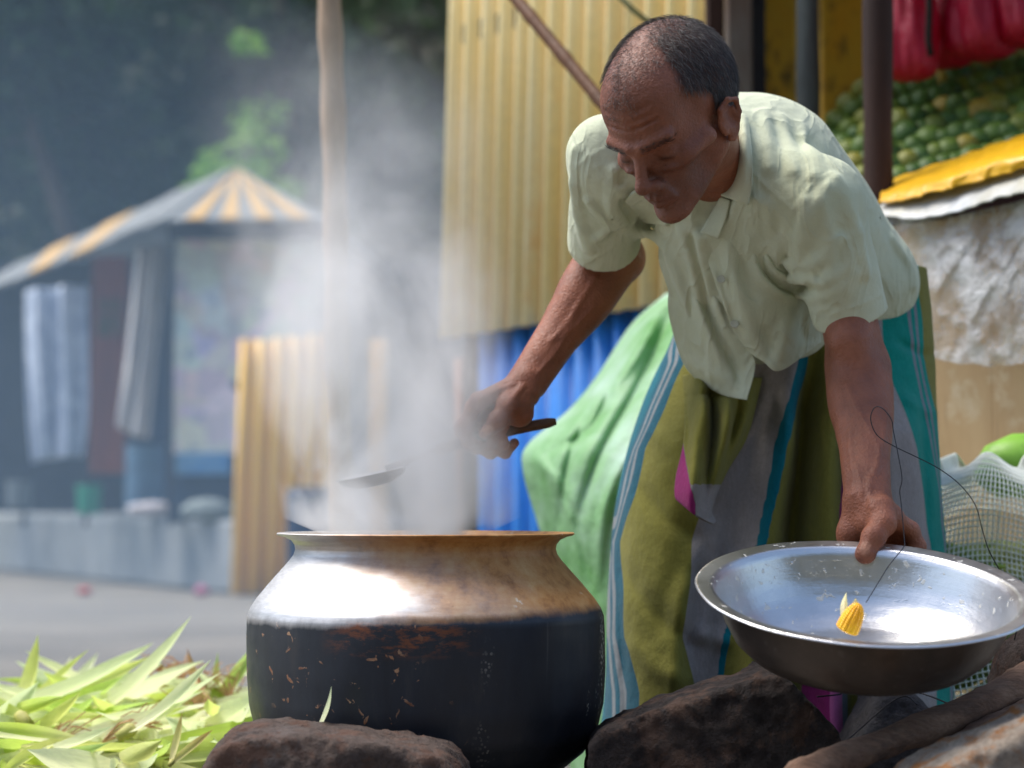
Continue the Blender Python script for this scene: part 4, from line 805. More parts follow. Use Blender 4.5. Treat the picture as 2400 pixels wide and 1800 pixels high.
hl = (V - headC) @ MH.T / HS
def gz(d, s): return np.exp(-(d / s) ** 2)
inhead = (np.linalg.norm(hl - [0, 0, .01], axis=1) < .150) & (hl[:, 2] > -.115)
lip = inhead * gz(np.linalg.norm((hl - [0, .100, -.060]) / [1.9, 1.0, .62], axis=1), .014)
eye = inhead * np.maximum(gz(np.linalg.norm((hl - [.031, .09, -.004]) / [1.0, 1.5, .28], axis=1), .013), gz(np.linalg.norm((hl - [-.031, .09, -.004]) / [1.0, 1.5, .28], axis=1), .013))
pig_shade = np.ones((len(V), 4)); pig_shade[:, :3] *= 1 - lip[:, None] * [.42, .38, .25]; pig_shade[:, :3] *= 1 - .65 * eye[:, None]
beard = inhead * np.clip((.002 - hl[:, 2]) / .05, 0, 1) * np.clip((hl[:, 1] - .01) / .04, 0, 1) * np.clip((hl[:, 2] + .115) / .03, 0, 1)
pig_shade[:, :3] *= 1 - .22 * (beard * (1 - lip))[:, None] * [1, .85, .7]
nq = trace(BO, [(1141, 1013), (1146, 1006), (2027, 1290), (2029, 1278)])          # finger nails: paler ovals on the two thumbs
for a_, b_ in ((nq[0], nq[1]), (nq[2], nq[3])):
    ab_ = b_ - a_; tt = np.clip((V - a_) @ ab_ / (ab_ @ ab_), 0, 1); dn = np.linalg.norm(V - a_ - tt[:, None] * ab_, axis=1); nl = np.clip((.0072 - dn) / .002, 0, 1); pig_shade[:, :3] *= 1 + nl[:, None] * [.5, 1.0, 1.35]
pig_shade[:, :3] *= 1 - .20 * inhead[:, None]          # whole head darkened in its colour, in place of the shade on it
# where hair grows
def hair_density(h):
    x, y, z = h[:, 0], h[:, 1], h[:, 2]; ax = np.abs(x)
    side = np.clip((.052 - y - .35 * np.clip(z - .05, -.03, .1) + .15 * (ax - .06)) / .014, 0, 1) * np.clip((z - (.004 + np.where(y > -.002, .030 + .6 * np.clip(y, 0, 1), 0) - np.where(y < -.03, .035, 0))) / .010, 0, 1)
    side = side * np.clip((ax - .020 + .9 * np.clip(.02 - y, 0, .1) - .3 * np.clip(.10 - z, 0, .1)) / .028, .0, 1)
    line = .078 - 9.0 * np.clip(ax - .018, 0, .05) ** 2 * 4           # hairline, receding at the temples
    top = np.clip((z - .052) / .012, 0, 1) * np.clip((line - y) / .016, 0, 1) * .34 * (.7 + .3 * fnoise(h, 70, 3))
    lock = np.exp(-((x + .006) / .022) ** 2) * np.clip((z - .052) / .012, 0, 1) * np.clip((.098 - y) / .012, 0, 1) * .34
    crown = np.exp(-(((x - .004) / .030) ** 2 + ((y + .030) / .036) ** 2)) * np.clip((z - .09) / .02, 0, 1)
    return np.clip(np.maximum(np.maximum(side, top), lock) * (1 - .6 * crown), 0, 1)
hd = np.where(inhead & (np.linalg.norm(hl - [0, -.012, .042], axis=1) > .06), hair_density(hl), 0); hd[np.abs(hl[:, 0]) > .0760] = 0
pig_shade[:, :3] *= 1 - hd[:, None] * [.50, .46, .38]
attr(bm_, 'pig_shade', pig_shade, 'FLOAT_COLOR')
armv = np.clip((1.02 - V[:, 2]) / .06, 0, 1) ; attr(bm_, 'arm', armv)
t = NT('skin'); co = t.coord()
n1 = t.noise(14, 6, .6, co); n2 = t.noise(160, 4, .6, co); n3 = t.noise(420, 3, .6, co)
base = t.ramp(n1, [(.3, L3(118, 68, 46)), (.55, L3(146, 88, 62)), (.75, L3(166, 108, 82))])
base = t.mix(.35, base, t.ramp(n2, [(.3, .72), (.7, 1.2)]), 'MULTIPLY'); base = t.mix(1.0, base, t.attr('pig_shade', 'Color'), 'MULTIPLY')
wr_ = t.n.new('ShaderNodeTexVoronoi'); wr_.inputs['Scale'].default_value = 260; t.lk(co, wr_.inputs['Vector'])
t.set(Base_Color=base, Roughness=t.ramp(n2, [(.3, .40), (.7, .62)]), Specular_IOR_Level=.42, Subsurface_Weight=.05, Subsurface_Radius=(.6, .25, .12), Subsurface_Scale=.008)
t.bump(t.math('ADD', t.math('MULTIPLY', n2, .8), t.math('ADD', t.math('MULTIPLY', wr_.outputs['Distance'], .6), n3)), .6, .0016)
SKIN = t.m
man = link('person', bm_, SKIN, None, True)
tag(man, 'man in pale green shirt and striped sarong bending to stir the pot', 'person')

# ---------------- hair: short strands rooted on the scalp
me = bm_; nv = np.zeros(len(V) * 3, np.float32); me.vertices.foreach_get('normal', nv); nv = nv.reshape(-1, 3)
def strands(roots, normals, dirs, length, width, tone):
    n = len(roots); tn = dirs - (dirs * normals).sum(1)[:, None] * normals; tn /= np.linalg.norm(tn, axis=1)[:, None] + 1e-9
    sd = np.cross(tn, normals); a = np.linspace(0, 1, 4)
    VV = []; 
    for i, q in enumerate(a):
        c = roots + normals * (length * (.55 * q - .28 * q * q))[:, None] + tn * (length * (.35 * q + .5 * q * q))[:, None]
        w_ = (width * (1 - .75 * q))[:, None]
        VV += [c + sd * w_, c - sd * w_ * .5 + normals * w_ * .8, c - sd * w_ * .5 - normals * w_ * .8]
    VV = np.stack(VV, 1); F = []
    for i in range(3):
        for k in range(3): F.append([i * 3 + k, i * 3 + (k + 1) % 3, i * 3 + 3 + (k + 1) % 3, i * 3 + 3 + k])
    F = (np.arange(n)[:, None, None] * 12 + np.array(F)[None]).reshape(-1, 4)
    return VV.reshape(-1, 3), F, np.repeat(tone, 12)
idx = np.nonzero(hd > .05)[0]; pr = hd[idx] ** 1.1; pr /= pr.sum()
pick = rng.choice(idx, 17000, p=pr)
rt = V[pick] + rng.normal(0, .0009, (len(pick), 3)); hp_l = hl[pick]
dl = np.stack([.5 * np.sign(hp_l[:, 0]) * np.clip(np.abs(hp_l[:, 0]) / .05, 0, 1), .45 + 0 * hp_l[:, 0], -.9 * np.clip(np.abs(hp_l[:, 0]) / .06, 0, 1)], 1) + rng.normal(0, .35, (len(pick), 3))
dw = dl @ MH
ln = rng.uniform(.007, .014, len(pick)) * (.75 + .5 * hd[pick])
VS, FS, TS = strands(rt, nv[pick], dw, ln, np.full(len(pick), .00026), rng.uniform(0, 1, len(pick)) ** 1.5)
# brows, moustache stubble
for s in (1, -1):
    m = inhead & (np.abs(hl[:, 0] * s - .030) < .020) & (np.abs(hl[:, 2] - .0215 - .1 * (hl[:, 0] * s - .03)) < .0042) & (hl[:, 1] > .07)
    ii = np.nonzero(m)[0]
    if len(ii) == 0: continue
    pk = rng.choice(ii, 260); d2 = np.tile(np.array([s * .9, 0, .15]), (260, 1)) + rng.normal(0, .25, (260, 3))
    a_, b_, c_ = strands(V[pk], nv[pk], d2 @ MH, rng.uniform(.005, .009, 260), np.full(260, .00016), rng.uniform(0, .4, 260))
    FS = np.concatenate([FS, b_ + len(VS)]); VS = np.concatenate([VS, a_]); TS = np.concatenate([TS, c_])
m = inhead & (beard > .3) & (lip < .3); ii = np.nonzero(m)[0]; pk = rng.choice(ii, 1500)
a_, b_, c_ = strands(V[pk], nv[pk], rng.normal(0, 1, (1500, 3)), rng.uniform(.0012, .0025, 1500), np.full(1500, .00016), rng.uniform(.3, 1, 1500))
FS = np.concatenate([FS, b_ + len(VS)]); VS = np.concatenate([VS, a_]); TS = np.concatenate([TS, c_])
hm = np_mesh('hair', VS, FS); attr(hm, 'tone', TS)
t = NT('hair'); t.set(Base_Color=t.ramp(t.attr('tone'), [(0, (.016, .012, .010, 1)), (.5, (.045, .035, .030, 1)), (1, (.22, .20, .18, 1))]), Roughness=.45, Specular_IOR_Level=.4)
tag(link('hair', hm, t.m, man), 'short greying black hair thinning at the crown', kind='stuff')
# ---------------- shirt
def both(*f): return lambda p: np.maximum.reduce([g(p) for g in f])
def shirt_ops():
    o = []
    def A(fn, k=0.03, m=U_): o.append((fn, k, m))
    A(ell(PA(1735, 430, 2.79), (.150, .110, .140), MT)); A(ell(PA(1790, 425, 2.86), (.120, .105, .13), MT), .05)
    A(ell(PA(1870, 560, 2.95), (.135, .110, .15), MT), .06); A(ell(PA(1900, 670, 3.02), (.168, .115, .10), MT), .05)
    for sh in (shL, shR): A(cap(neckB + [.0, .014, .0], sh + [0, .008, -.006], .062, .044), .04)
    # front hanging away from the chest
    A(cap(PA(1640, 520, 2.74), PA(1665, 740, 2.83), .055, .040), .05); A(cap(PA(1740, 500, 2.72), PA(1760, 760, 2.84), .075, .055), .05)
    A(cap(PA(1840, 540, 2.74), PA(1860, 740, 2.86), .080, .060), .05); A(cap(PA(1600, 610, 2.79), PA(1625, 720, 2.86), .022, .020), .04)
    # sleeves
    for sh, hc, r0, r1 in ((shR + [0, 0, -.005], PA(1416, 572, 2.845), .050, .052), (shL + [-.004, 0, -.012], PA(1993, 742, 2.690), .054, .050)):
        d = nrm(hc - sh); A(both(cap(sh, hc + d * .10, r0, r1), plane(hc, d)), .035)
    base = list(o)
    folds = []
    def ridge(pts, r, h, k=.012, mode=U_, taper=True): folds.append((pts, (h if mode == U_ else -h) * (1.75 if taper else .8), r * (.72 if taper else .8)))
    # folds: left sleeve and armpit
    for pts, r, h in (([(1855, 652), (1930, 660), (1990, 620), (2010, 550)], .012, .009), ([(1862, 690), (1940, 690), (2005, 640)], .010, .006), ([(1850, 620), (1915, 615), (1965, 560)], .010, .006),
                      ([(1960, 420), (2000, 520), (2030, 640)], .012, .006), ([(1880, 560), (1900, 500), (1945, 440)], .014, .006),
                      ([(2040, 560), (2085, 580), (2110, 640)], .014, .008), ([(2060, 640), (2110, 650), (2150, 640)], .012, .007), ([(2020, 500), (2060, 530), (2095, 560)], .012, .007), ([(2075, 690), (2120, 690), (2160, 670)], .010, .006),
                      # chest folds on the left side
                      ([(1775, 470), (1790, 560), (1840, 640), (1890, 660)], .012, .008), ([(1800, 480), (1815, 570), (1850, 620)], .011, .007), ([(1760, 500), (1765, 600), (1790, 700)], .012, .004),
                      # yoke wrinkles
                      ([(1790, 270), (1800, 330), (1805, 390)], .012, .005), ([(1830, 280), (1850, 340), (1860, 400)], .012, .004), ([(1880, 300), (1905, 360), (1910, 410)], .012, .004),
                      # right sleeve and chest
                      ([(1345, 430), (1360, 520), (1380, 580)], .014, .006), ([(1450, 440), (1440, 500), (1500, 540)], .012, .009), ([(1380, 470), (1430, 520), (1480, 535)], .010, .006), ([(1440, 400), (1430, 470), (1462, 520)], .010, .007),
                      ([(1500, 540), (1560, 580), (1600, 680), (1640, 780)], .012, .006), ([(1640, 560), (1660, 660), (1690, 760)], .012, .005), ([(1600, 540), (1625, 620), (1640, 720)], .011, .004),
                      ([(1700, 700), (1760, 730), (1830, 720)], .014, .004), ([(1890, 470), (1880, 540), (1872, 600)], .010, .005), ([(1925, 470), (1945, 560), (1950, 640)], .010, .005), ([(1985, 560), (1990, 640), (1960, 700)], .009, .005), ([(1350, 350), (1348, 430), (1352, 500)], .010, .004), ([(1400, 560), (1430, 540), (1480, 520)], .009, .005), ([(1650, 600), (1690, 680), (1700, 760)], .010, .004), ([(1830, 560), (1820, 640), (1840, 730)], .011, .006), ([(1990, 450), (2040, 540), (2060, 620)], .011, .006), ([(2090, 560), (2130, 620), (2140, 670)], .010, .005), ([(1720, 760), (1790, 790), (1860, 760)], .013, .004)):
        ridge(pts, r, h)
    for pts, r, h in (([(1870, 668), (1885, 676), (1900, 672)], .012, .012), ([(1838, 600), (1850, 640), (1868, 664)], .010, .008), ([(1440, 545), (1470, 530), (1500, 525)], .010, .008), ([(1455, 410), (1448, 460), (1478, 515)], .008, .006),
                      ([(1920, 650), (1970, 650), (2000, 615)], .007, .005), ([(2045, 600), (2090, 615), (2130, 640)], .008, .005), ([(1785, 500), (1800, 580), (1840, 625)], .008, .005), ([(1620, 560), (1645, 650), (1665, 760)], .009, .004)):
        ridge(pts, r, h, .010, S_)
    # hems and seams: bands a little proud of the cloth
    seam = ([(1952, 404), (1905, 432), (1868, 480), (1838, 540), (1832, 585)], [(1952, 404), (1985, 440), (2010, 490)], [(1752, 392), (1800, 440), (1858, 492)], [(1345, 400), (1372, 375), (1420, 345)], [(1900, 748), (1950, 737), (2010, 716), (2066, 690)], [(1340, 590), (1374, 606), (1420, 590), (1488, 522)])
    for pts in seam: ridge(pts, .0030, .0026, .003, U_, False)
    q_all = trace(base, [q for f in folds for q in f[0]]); i = 0
    for pts, h, w_ in folds:
        q = catmull(q_all[i:i + len(pts)], len(pts) * 3); i += len(pts)
        if np.abs(np.diff(q[:, 1])).max() < .06: A(Line(q, h, w_), .01, 'g')
    # openings
    A(cap(neckB + [-.004, .015, .0], hp(0, -.01, -.06), .044, .060), .012, S_)
    vq = trace(base, [(1672, 440), (1660, 490), (1643, 528)]); A(cap(vq[0], vq[1], .036, .024), .008, S_); A(cap(vq[1], vq[2], .024, .010), .008, S_)
    for sh, el, hc, r in ((shR, elR, PA(1416, 572, 2.845), .0475), (shL, elL, PA(1993, 742, 2.690), .046)):
        d = nrm(hc - sh); A(cap(hc - d * .08, hc + d * .12, r * .9, r), .003, S_)
    A(both(plane(PA(1900, 775, 2.95), nrm(np.array([.15, -.12, -1.0])))), .01, 'i') if False else None
    # lower edge
    hn = nrm(PA(1918, 802, 2.86) - PA(1830, 560, 2.86)); 
    c1 = plane(PA(1800, 868, 2.86), (.12, .0, -1.0)); c2 = plane(PA(2100, 742, 2.98), (.30, .25, -1.0))
    o.append((both(c1, lambda p: -0.2 + 0 * p[..., 0]), .006, 'i')); o.append((c2, .006, 'i'))
    o.append((lambda p: 0.0018 * fnoise(p, 26, 1.0) + .0008 * fnoise(p, 80, 2.0), 10.0, 'd'))
    return o
SO = shirt_ops()
V, Q = nets(SO, (.02, 2.46, .70), (.76, 3.26, 1.36), 0.0028)
sm = np_mesh('shirt', V, Q)
t = NT('shirt_cotton'); co = t.coord()
col = t.ramp(t.noise(9, 5, .6, co), [(.3, L3(190, 196, 166)), (.7, L3(204, 208, 180))])
wv = t.noise(900, 2, .6, co); col = t.mix(.3, col, t.ramp(wv, [(.3, .8), (.7, 1.1)]), 'MULTIPLY')
t.set(Base_Color=col, Roughness=.85, Specular_IOR_Level=.15, Sheen_Weight=.15)
rdg = t.math('POWER', t.math('SUBTRACT', 1.0, t.math('MULTIPLY', t.math('ABSOLUTE', t.math('SUBTRACT', t.noise(11, 2, .5, t.coord(rot=(.5, .4, .6), scale=(1.6, .7, .7)), 1.2), .5)), 5.0), True), 2.2)
t.bump(t.math('ADD', t.math('ADD', t.math('MULTIPLY', t.noise(26, 5, .55, co), 5), t.math('MULTIPLY', rdg, 2.2)), t.math('MULTIPLY', wv, .5)), .5, .0018)
SHIRT = t.m
shirt = link('shirt', sm, SHIRT, man, True); tag(shirt, 'pale sage green short sleeved cotton shirt')
def traced(grid, off):
    """picture points laid on the shirt, lifted off it by a given gap"""
    n = [len(r) for r in grid]; q = trace(SO, [p for r in grid for p in r]); O = np.array([0, 0, CAMZ])
    q = q - (q - O) / np.linalg.norm(q - O, axis=1)[:, None] * off
    out = []; i = 0
    for k in n: out.append(q[i:i + k]); i += k
    return out
def G(*rows): return [[PA(*p) for p in r] for r in rows]
def foldy(amp, f, seed):
    def w_(B):
        n = fnoise(B, f, seed); B = B.copy(); B[..., 1] += amp * n; return B
    return w_
FA_ = [([(1600, 590), (1620, 680), (1660, 790), (1700, 880)], .014, 13), ([(1640, 590), (1668, 690), (1710, 800)], .012, 12), ([(1622, 600), (1645, 690), (1690, 800)], -.012, 11), ([(1575, 660), (1590, 740), (1620, 830)], .010, 14), ([(1600, 840), (1660, 880), (1720, 900)], .007, 18), ([(1680, 780), (1720, 850), (1745, 920)], -.010, 12), ([(1590, 700), (1605, 780), (1650, 860)], -.008, 12)]
FB_ = [([(1790, 550), (1800, 620), (1850, 660), (1900, 672)], .016, 13), ([(1765, 550), (1775, 630), (1830, 690), (1900, 700)], .010, 12), ([(1780, 552), (1790, 630), (1842, 676), (1900, 686)], -.014, 9), ([(1700, 560), (1720, 660), (1750, 760), (1770, 830)], .008, 20), ([(1850, 720), (1840, 790), (1830, 850)], .010, 18), ([(1880, 720), (1880, 770), (1890, 810)], -.010, 14), ([(1780, 760), (1800, 800), (1810, 850)], -.008, 14), ([(1665, 610), (1690, 690), (1715, 765), (1750, 820)], .006, 9), ([(1768, 616), (1815, 632), (1862, 642)], -.003, 6), ([(1740, 560), (1745, 640), (1780, 720)], -.006, 14)]
# lower front: the two open tails hanging below the chest
patch('shirt_tail', G([(1580, 600, 2.80), (1615, 600, 2.752), (1672, 590, 2.712)], [(1571, 665, 2.815), (1622, 665, 2.765), (1690, 660, 2.728)], [(1567, 725, 2.825), (1628, 730, 2.775), (1712, 735, 2.742)],
                       [(1584, 800, 2.835), (1650, 805, 2.785), (1738, 800, 2.755)], [(1606, 858, 2.842), (1676, 868, 2.790), (1770, 850, 2.760)], [(1640, 896, 2.846), (1696, 926, 2.796), (1750, 938, 2.765)]),
      SHIRT, shirt, 110, 110, .002, creased(FA_, .003, 30, 2))
patch('shirt_tail', G([(1640, 540, 2.672), (1700, 540, 2.655), (1790, 545, 2.66), (1850, 560, 2.69)], [(1660, 610, 2.690), (1730, 615, 2.672), (1810, 620, 2.672), (1880, 640, 2.70)], [(1690, 700, 2.712), (1760, 710, 2.692), (1830, 705, 2.70), (1905, 690, 2.74)],
                       [(1718, 770, 2.735), (1780, 785, 2.72), (1850, 772, 2.73), (1916, 745, 2.765)], [(1752, 822, 2.752), (1790, 848, 2.742), (1830, 868, 2.745), (1922, 802, 2.785)]),
      SHIRT, shirt, 120, 120, .002, creased(FB_, .003, 26, 5))
def TG(off, *rows_):          # (x, y) on the shirt plus how far each point lifts off it
    flat = [p for r_ in rows_ for p in r_]; q = trace(SO, [(p[0], p[1]) for p in flat]); O = np.array([0, 0, CAMZ]); q = q - (q - O) / np.linalg.norm(q - O, axis=1)[:, None] * np.array([[off + (p[2] if len(p) > 2 else 0)] for p in flat])
    out = []; i = 0
    for r_ in rows_: out.append(q[i:i + len(r_)]); i += len(r_)
    return out
collar = patch('collar', TG(.006, [(1724, 262, .0), (1742, 268, .004), (1752, 276, .002)], [(1716, 330, .002), (1740, 338, .008), (1760, 348, .004)], [(1704, 400, .004), (1735, 408, .010), (1764, 418, .006)], [(1688, 456, .006), (1722, 470, .010), (1754, 480, .007)]), SHIRT, shirt, 16, 30, .004)
patch('collar', TG(.006, [(1600, 488, .0), (1580, 505, .004), (1560, 530, .004)], [(1560, 470, .0), (1530, 490, .006), (1505, 515, .004)], [(1520, 440, .0), (1485, 450, .006), (1465, 470, .004)]), SHIRT, shirt, 14, 24, .004)
patch('placket', TG(.005, [(1690, 460), (1712, 470)], [(1668, 500), (1700, 515)], [(1642, 545), (1684, 560)]), SHIRT, shirt, 12, 20, .003)
btn = lathe('button', [(.0001, 0), (.0055, 0), (.0058, .001), (.0052, .002), (.004, .0014), (.0001, .0014)], 20, simple('button', L3(196, 196, 172), rough=.35, bump=0), shirt)
for i, (bx_, by_, bY) in enumerate(((1690, 655, 2.698), (1722, 760, 2.728))):
    b_ = btn if i == 0 else btn.copy()
    if i: COL.objects.link(b_)
    b_.location = P(bx_, by_, bY - .012); b_.rotation_euler = (R(80), 0, R(-8))

# ---------------- sarong
rows = np.array([(640, 1620, 2156, 3.07, .150), (700, 1600, 2168, 3.07, .155), (780, 1590, 2174, 3.07, .150), (900, 1526, 2180, 3.05, .160), (1050, 1474, 2182, 3.03, .170), (1200, 1442, 2192, 3.01, .175), (1400, 1427, 2209, 3.0, .18),
                 (1600, 1424, 2216, 3.0, .18), (1750, 1408, 2217, 3.0, .18), (1960, 1422, 2214, 3.0, .17)], float)
NU, NV = 560, 260
py = np.linspace(640, 1960, NV); rr = np.stack([np.interp(py, rows[:, 0], rows[:, k]) for k in range(1, 5)], 1)
ker = np.ones(25) / 25
for k in range(4): rr[:, k] = np.convolve(np.pad(rr[:, k], 12, 'edge'), ker, 'valid')
th = np.linspace(0, 2 * np.pi, NU, endpoint=False) + np.pi     # starts at the left edge, front half comes first
SV = np.zeros((NV, NU, 3)); sp = 0.75
for i in range(NV):
    xl, xr, yc, ry = rr[i]; a = PA(xl, py[i], yc); b = PA(xr, py[i], yc); c = (a + b) / 2; hw = (b[0] - a[0]) / 2
    cx, sx = np.cos(th), np.sin(th)
    SV[i, :, 0] = c[0] + hw * np.sign(cx) * np.abs(cx) ** sp; SV[i, :, 1] = c[1] + ry * np.sign(sx) * np.abs(sx) ** sp; SV[i, :, 2] = c[2]
pxs, pys = proj(SV); front = np.clip(-np.sin(th) * 3, 0, 1)[None, :]
def fold(pts, h, w_):
    q = np.array(pts, float); d = np.full(pxs.shape, 1e9); tt = np.zeros(pxs.shape); n = len(q) - 1
    for i in range(n):
        a, b = q[i], q[i + 1]; ab = b - a; t_ = np.clip(((pxs - a[0]) * ab[0] + (pys - a[1]) * ab[1]) / (ab @ ab), 0, 1)
        dd = np.hypot(pxs - a[0] - t_ * ab[0], pys - a[1] - t_ * ab[1]); m = dd < d; d = np.where(m, dd, d); tt = np.where(m, (i + t_) / n, tt)
    SV[..., 1] -= front * h * np.exp(-(d / w_) ** 2) * np.minimum(1, 4 * tt + .25)
# the two thighs push out, the cloth falls in between
fold([(1640, 900), (1560, 1150), (1540, 1500), (1530, 1900)], .050, 110); fold([(2080, 850), (2110, 1150), (2120, 1500), (2120, 1900)], .045, 90)
for pts, h, w_ in (([(1905, 820), (1890, 1000), (1870, 1250), (1860, 1700), (1860, 1950)], -.060, 30), ([(1870, 850), (1840, 1050), (1790, 1280), (1740, 1700), (1730, 1950)], .030, 32), ([(1935, 850), (1935, 1100), (1940, 1400), (1950, 1900)], .030, 32),
                   ([(1790, 860), (1740, 1000), (1690, 1080)], -.022, 20), ([(1820, 850), (1770, 1030), (1720, 1180), (1680, 1500), (1670, 1900)], -.008, 26), ([(1700, 1120), (1640, 1300), (1620, 1500), (1640, 1800)], -.008, 22), ([(1660, 1230), (1590, 1400), (1560, 1700)], .012, 24),
                   ([(1480, 1120), (1560, 1220), (1620, 1260)], -.010, 22), ([(1440, 1300), (1520, 1420), (1600, 1500)], -.010, 24), ([(1450, 1480), (1530, 1560), (1600, 1590)], .010, 26), ([(1500, 1000), (1580, 1060), (1630, 1150)], .010, 22),
                   ([(1460, 1200), (1452, 1400), (1470, 1700)], -.014, 12), ([(2000, 880), (1990, 1150), (2000, 1500), (2010, 1900)], -.030, 26), ([(2060, 900), (2070, 1200), (2060, 1600)], .012, 22), ([(2150, 900), (2160, 1200), (2160, 1600)], -.010, 14),
                   ([(2095, 800), (2150, 830), (2180, 830)], -.008, 12), ([(2100, 930), (2150, 960), (2180, 970)], .006, 14), ([(1600, 1330), (1700, 1380), (1740, 1450)], -.010, 20), ([(1620, 1480), (1700, 1500)], .010, 22)):
    fold(pts, h, w_)
vr = np.linspace(0, 1, NV)[:, None]
SV[..., 1] += (.004 * fnoise(SV, 30, 2) + .003 * fnoise(SV * [1, 1, .5], 60, 4))
back = np.clip(np.sin(th), 0, 1)[None, :]; SV[..., 1] += back * .015 * vr * np.sin(th * 14)[None, :]
SVf = SV.reshape(-1, 3)
# stripes: boundaries follow the weave, kept as one running number across the cloth
yk = [700, 852, 1054, 1270, 1491, 1618, 1960]
BND = [[1500, 1500, 1440, 1380, 1370, 1370, 1370], [1588, 1556, 1478, 1424, 1418, 1420, 1425], [1600, 1566, 1485, 1430, 1426, 1436, 1440], [1606, 1573, 1489, 1434, 1432, 1442, 1447], [1613, 1580, 1493, 1438, 1438, 1452, 1455], [1620, 1588, 1497, 1442, 1446, 1468, 1470], [1628, 1596, 1501, 1446, 1455, 1486, 1490],
       [1760, 1730, 1672, 1610, 1588, 1622, 1630], [1890, 1868, 1812, 1774, 1696, 1680, 1680], [1915, 1890, 1834, 1788, 1706, 1690, 1690], [1990, 1985, 1975, 1960, 1900, 1888, 1888], [2000, 1996, 1990, 1980, 1945, 1939, 1939], [2010, 2005, 2000, 1990, 1972, 1969, 1969], [2020, 2016, 2010, 2000, 1985, 1983, 1983],
       [2045, 2046, 2050, 2060, 2065, 2070, 2070], [2062, 2066, 2135, 2170, 2180, 2185, 2185], [2120, 2138, 2175, 2206, 2214, 2218, 2218], [2128, 2144, 2179, 2210, 2220, 2226, 2226], [2136, 2152, 2184, 2216, 2228, 2234, 2234], [2142, 2157, 2188, 2220, 2233, 2240, 2240], [2150, 2164, 2195, 2226, 2240, 2248, 2248], [2300] * 7]
OL, GR, TE, MG, PK, WH = L3(124, 120, 54), L3(150, 144, 140), L3(8, 132, 118), L3(150, 44, 106), L3(206, 110, 160), L3(122, 128, 132)
BLU = L3(24, 84, 102)
SCOL = [TE, BLU, WH, BLU, WH, BLU, OL, GR, BLU, OL, MG, PK, WH, OL, GR, TE, WH, TE, WH, TE, OL]
SCOL[8] = L3(8, 108, 120); SCOL[0] = L3(14, 96, 112)
bx_ = np.stack([np.interp(pys.ravel(), yk, b) for b in BND], 1)
su = np.zeros(len(SVf)); px_ = pxs.ravel() + 3 * fnoise(SVf, 40, 3)
for k in range(len(BND) - 1):
    m = (px_ >= bx_[:, k]); su = np.where(m, k + np.clip((px_ - bx_[:, k]) / np.maximum(bx_[:, k + 1] - bx_[:, k], 1), 0, 1), su)
Qs = grid_faces(NU, NV, True)
sgm = np_mesh('sarong', SVf, Qs); attr(sgm, 'stripe', su / 21.0); attr(sgm, 'rowv', np.repeat(np.linspace(0, 1, NV), NU))
t = NT('sarong_cloth'); co = t.coord()
sc_ = t.ramp(t.attr('stripe'), [(k / 21.0, c) for k, c in enumerate(SCOL)], 'CONSTANT')
wv = t.noise(1100, 2, .6, co); wv2 = t.noise(260, 3, .6, t.coord(scale=(1, 1, .25)))
col = t.mix(.55, sc_, t.ramp(wv, [(.3, .6), (.7, 1.3)]), 'MULTIPLY'); col = t.mix(.35, col, t.ramp(wv2, [(.3, .7), (.7, 1.2)]), 'MULTIPLY')
col = t.mix(.4, col, t.ramp(t.noise(7, 5, .6, co), [(.3, .72), (.7, 1.15)]), 'MULTIPLY')
t.set(Base_Color=col, Roughness=.9, Specular_IOR_Level=.12, Sheen_Weight=.1)
t.bump(t.math('ADD', t.math('MULTIPLY', t.noise(30, 5, .6, co), 7), t.math('ADD', wv, wv2)), .45, .0016)
SARONG = t.m
sarong = link('sarong', sgm, SARONG, man, True); sarong.modifiers.new('thickness', 'SOLIDIFY').thickness = .002
tag(sarong, 'striped olive, grey and teal cotton sarong reaching the ankles')
# tucked end hanging at the front
fm_ = SVf.reshape(NV, NU, 3)[:, :NU // 2].reshape(-1, 3); fpx, fpy = proj(fm_)
def on_sarong(x, y, lift): i_ = np.argmin((fpx - x) ** 2 + (fpy - y) ** 2); return PA(x, y, fm_[i_, 1] - lift)
def KG(*rows_): return [[on_sarong(x, y, (2.882 - Y) * 1.25) for x, y, Y in r_] for r_ in rows_]
knot = patch('tucked_end', KG([(1602, 880, 2.860), (1640, 872, 2.832), (1690, 880, 2.835), (1740, 885, 2.85), (1785, 885, 2.87)], [(1606, 960, 2.850), (1640, 960, 2.815), (1670, 960, 2.835), (1710, 965, 2.815), (1768, 960, 2.865)],
                             [(1603, 1040, 2.845), (1630, 1040, 2.815), (1655, 1045, 2.840), (1690, 1050, 2.82), (1745, 1035, 2.86)], [(1586, 1120, 2.845), (1622, 1125, 2.812), (1646, 1130, 2.835), (1668, 1130, 2.83), (1700, 1110, 2.855)],
                             [(1584, 1165, 2.845), (1618, 1190, 2.815), (1642, 1205, 2.825), (1660, 1205, 2.83), (1668, 1190, 2.85)], [(1600, 1178, 2.847), (1630, 1205, 2.82), (1652, 1220, 2.825), (1670, 1228, 2.83), (1676, 1222, 2.845)]),
             None, sarong, 100, 110, .003, creased([([(1635, 876), (1652, 1000), (1632, 1170)], .022, 12), ([(1662, 880), (1674, 1000), (1652, 1190)], -.020, 9), ([(1700, 884), (1700, 1000), (1668, 1150)], .024, 12), ([(1735, 886), (1722, 990), (1690, 1090)], -.018, 9), ([(1765, 888), (1745, 980), (1712, 1060)], .016, 10), ([(1612, 900), (1618, 1020), (1604, 1140)], -.014, 8), ([(1610, 930), (1660, 925), (1720, 932)], -.012, 8)], .003, 50, 3))
kv = np.array([v.co for v in knot.data.vertices]); kx, ky = proj(kv)
mg = ((kx < np.interp(ky, [880, 1000, 1060, 1180, 1230], [1590, 1598, 1606, 1628, 1630])) & (ky > 1010)).astype(float)
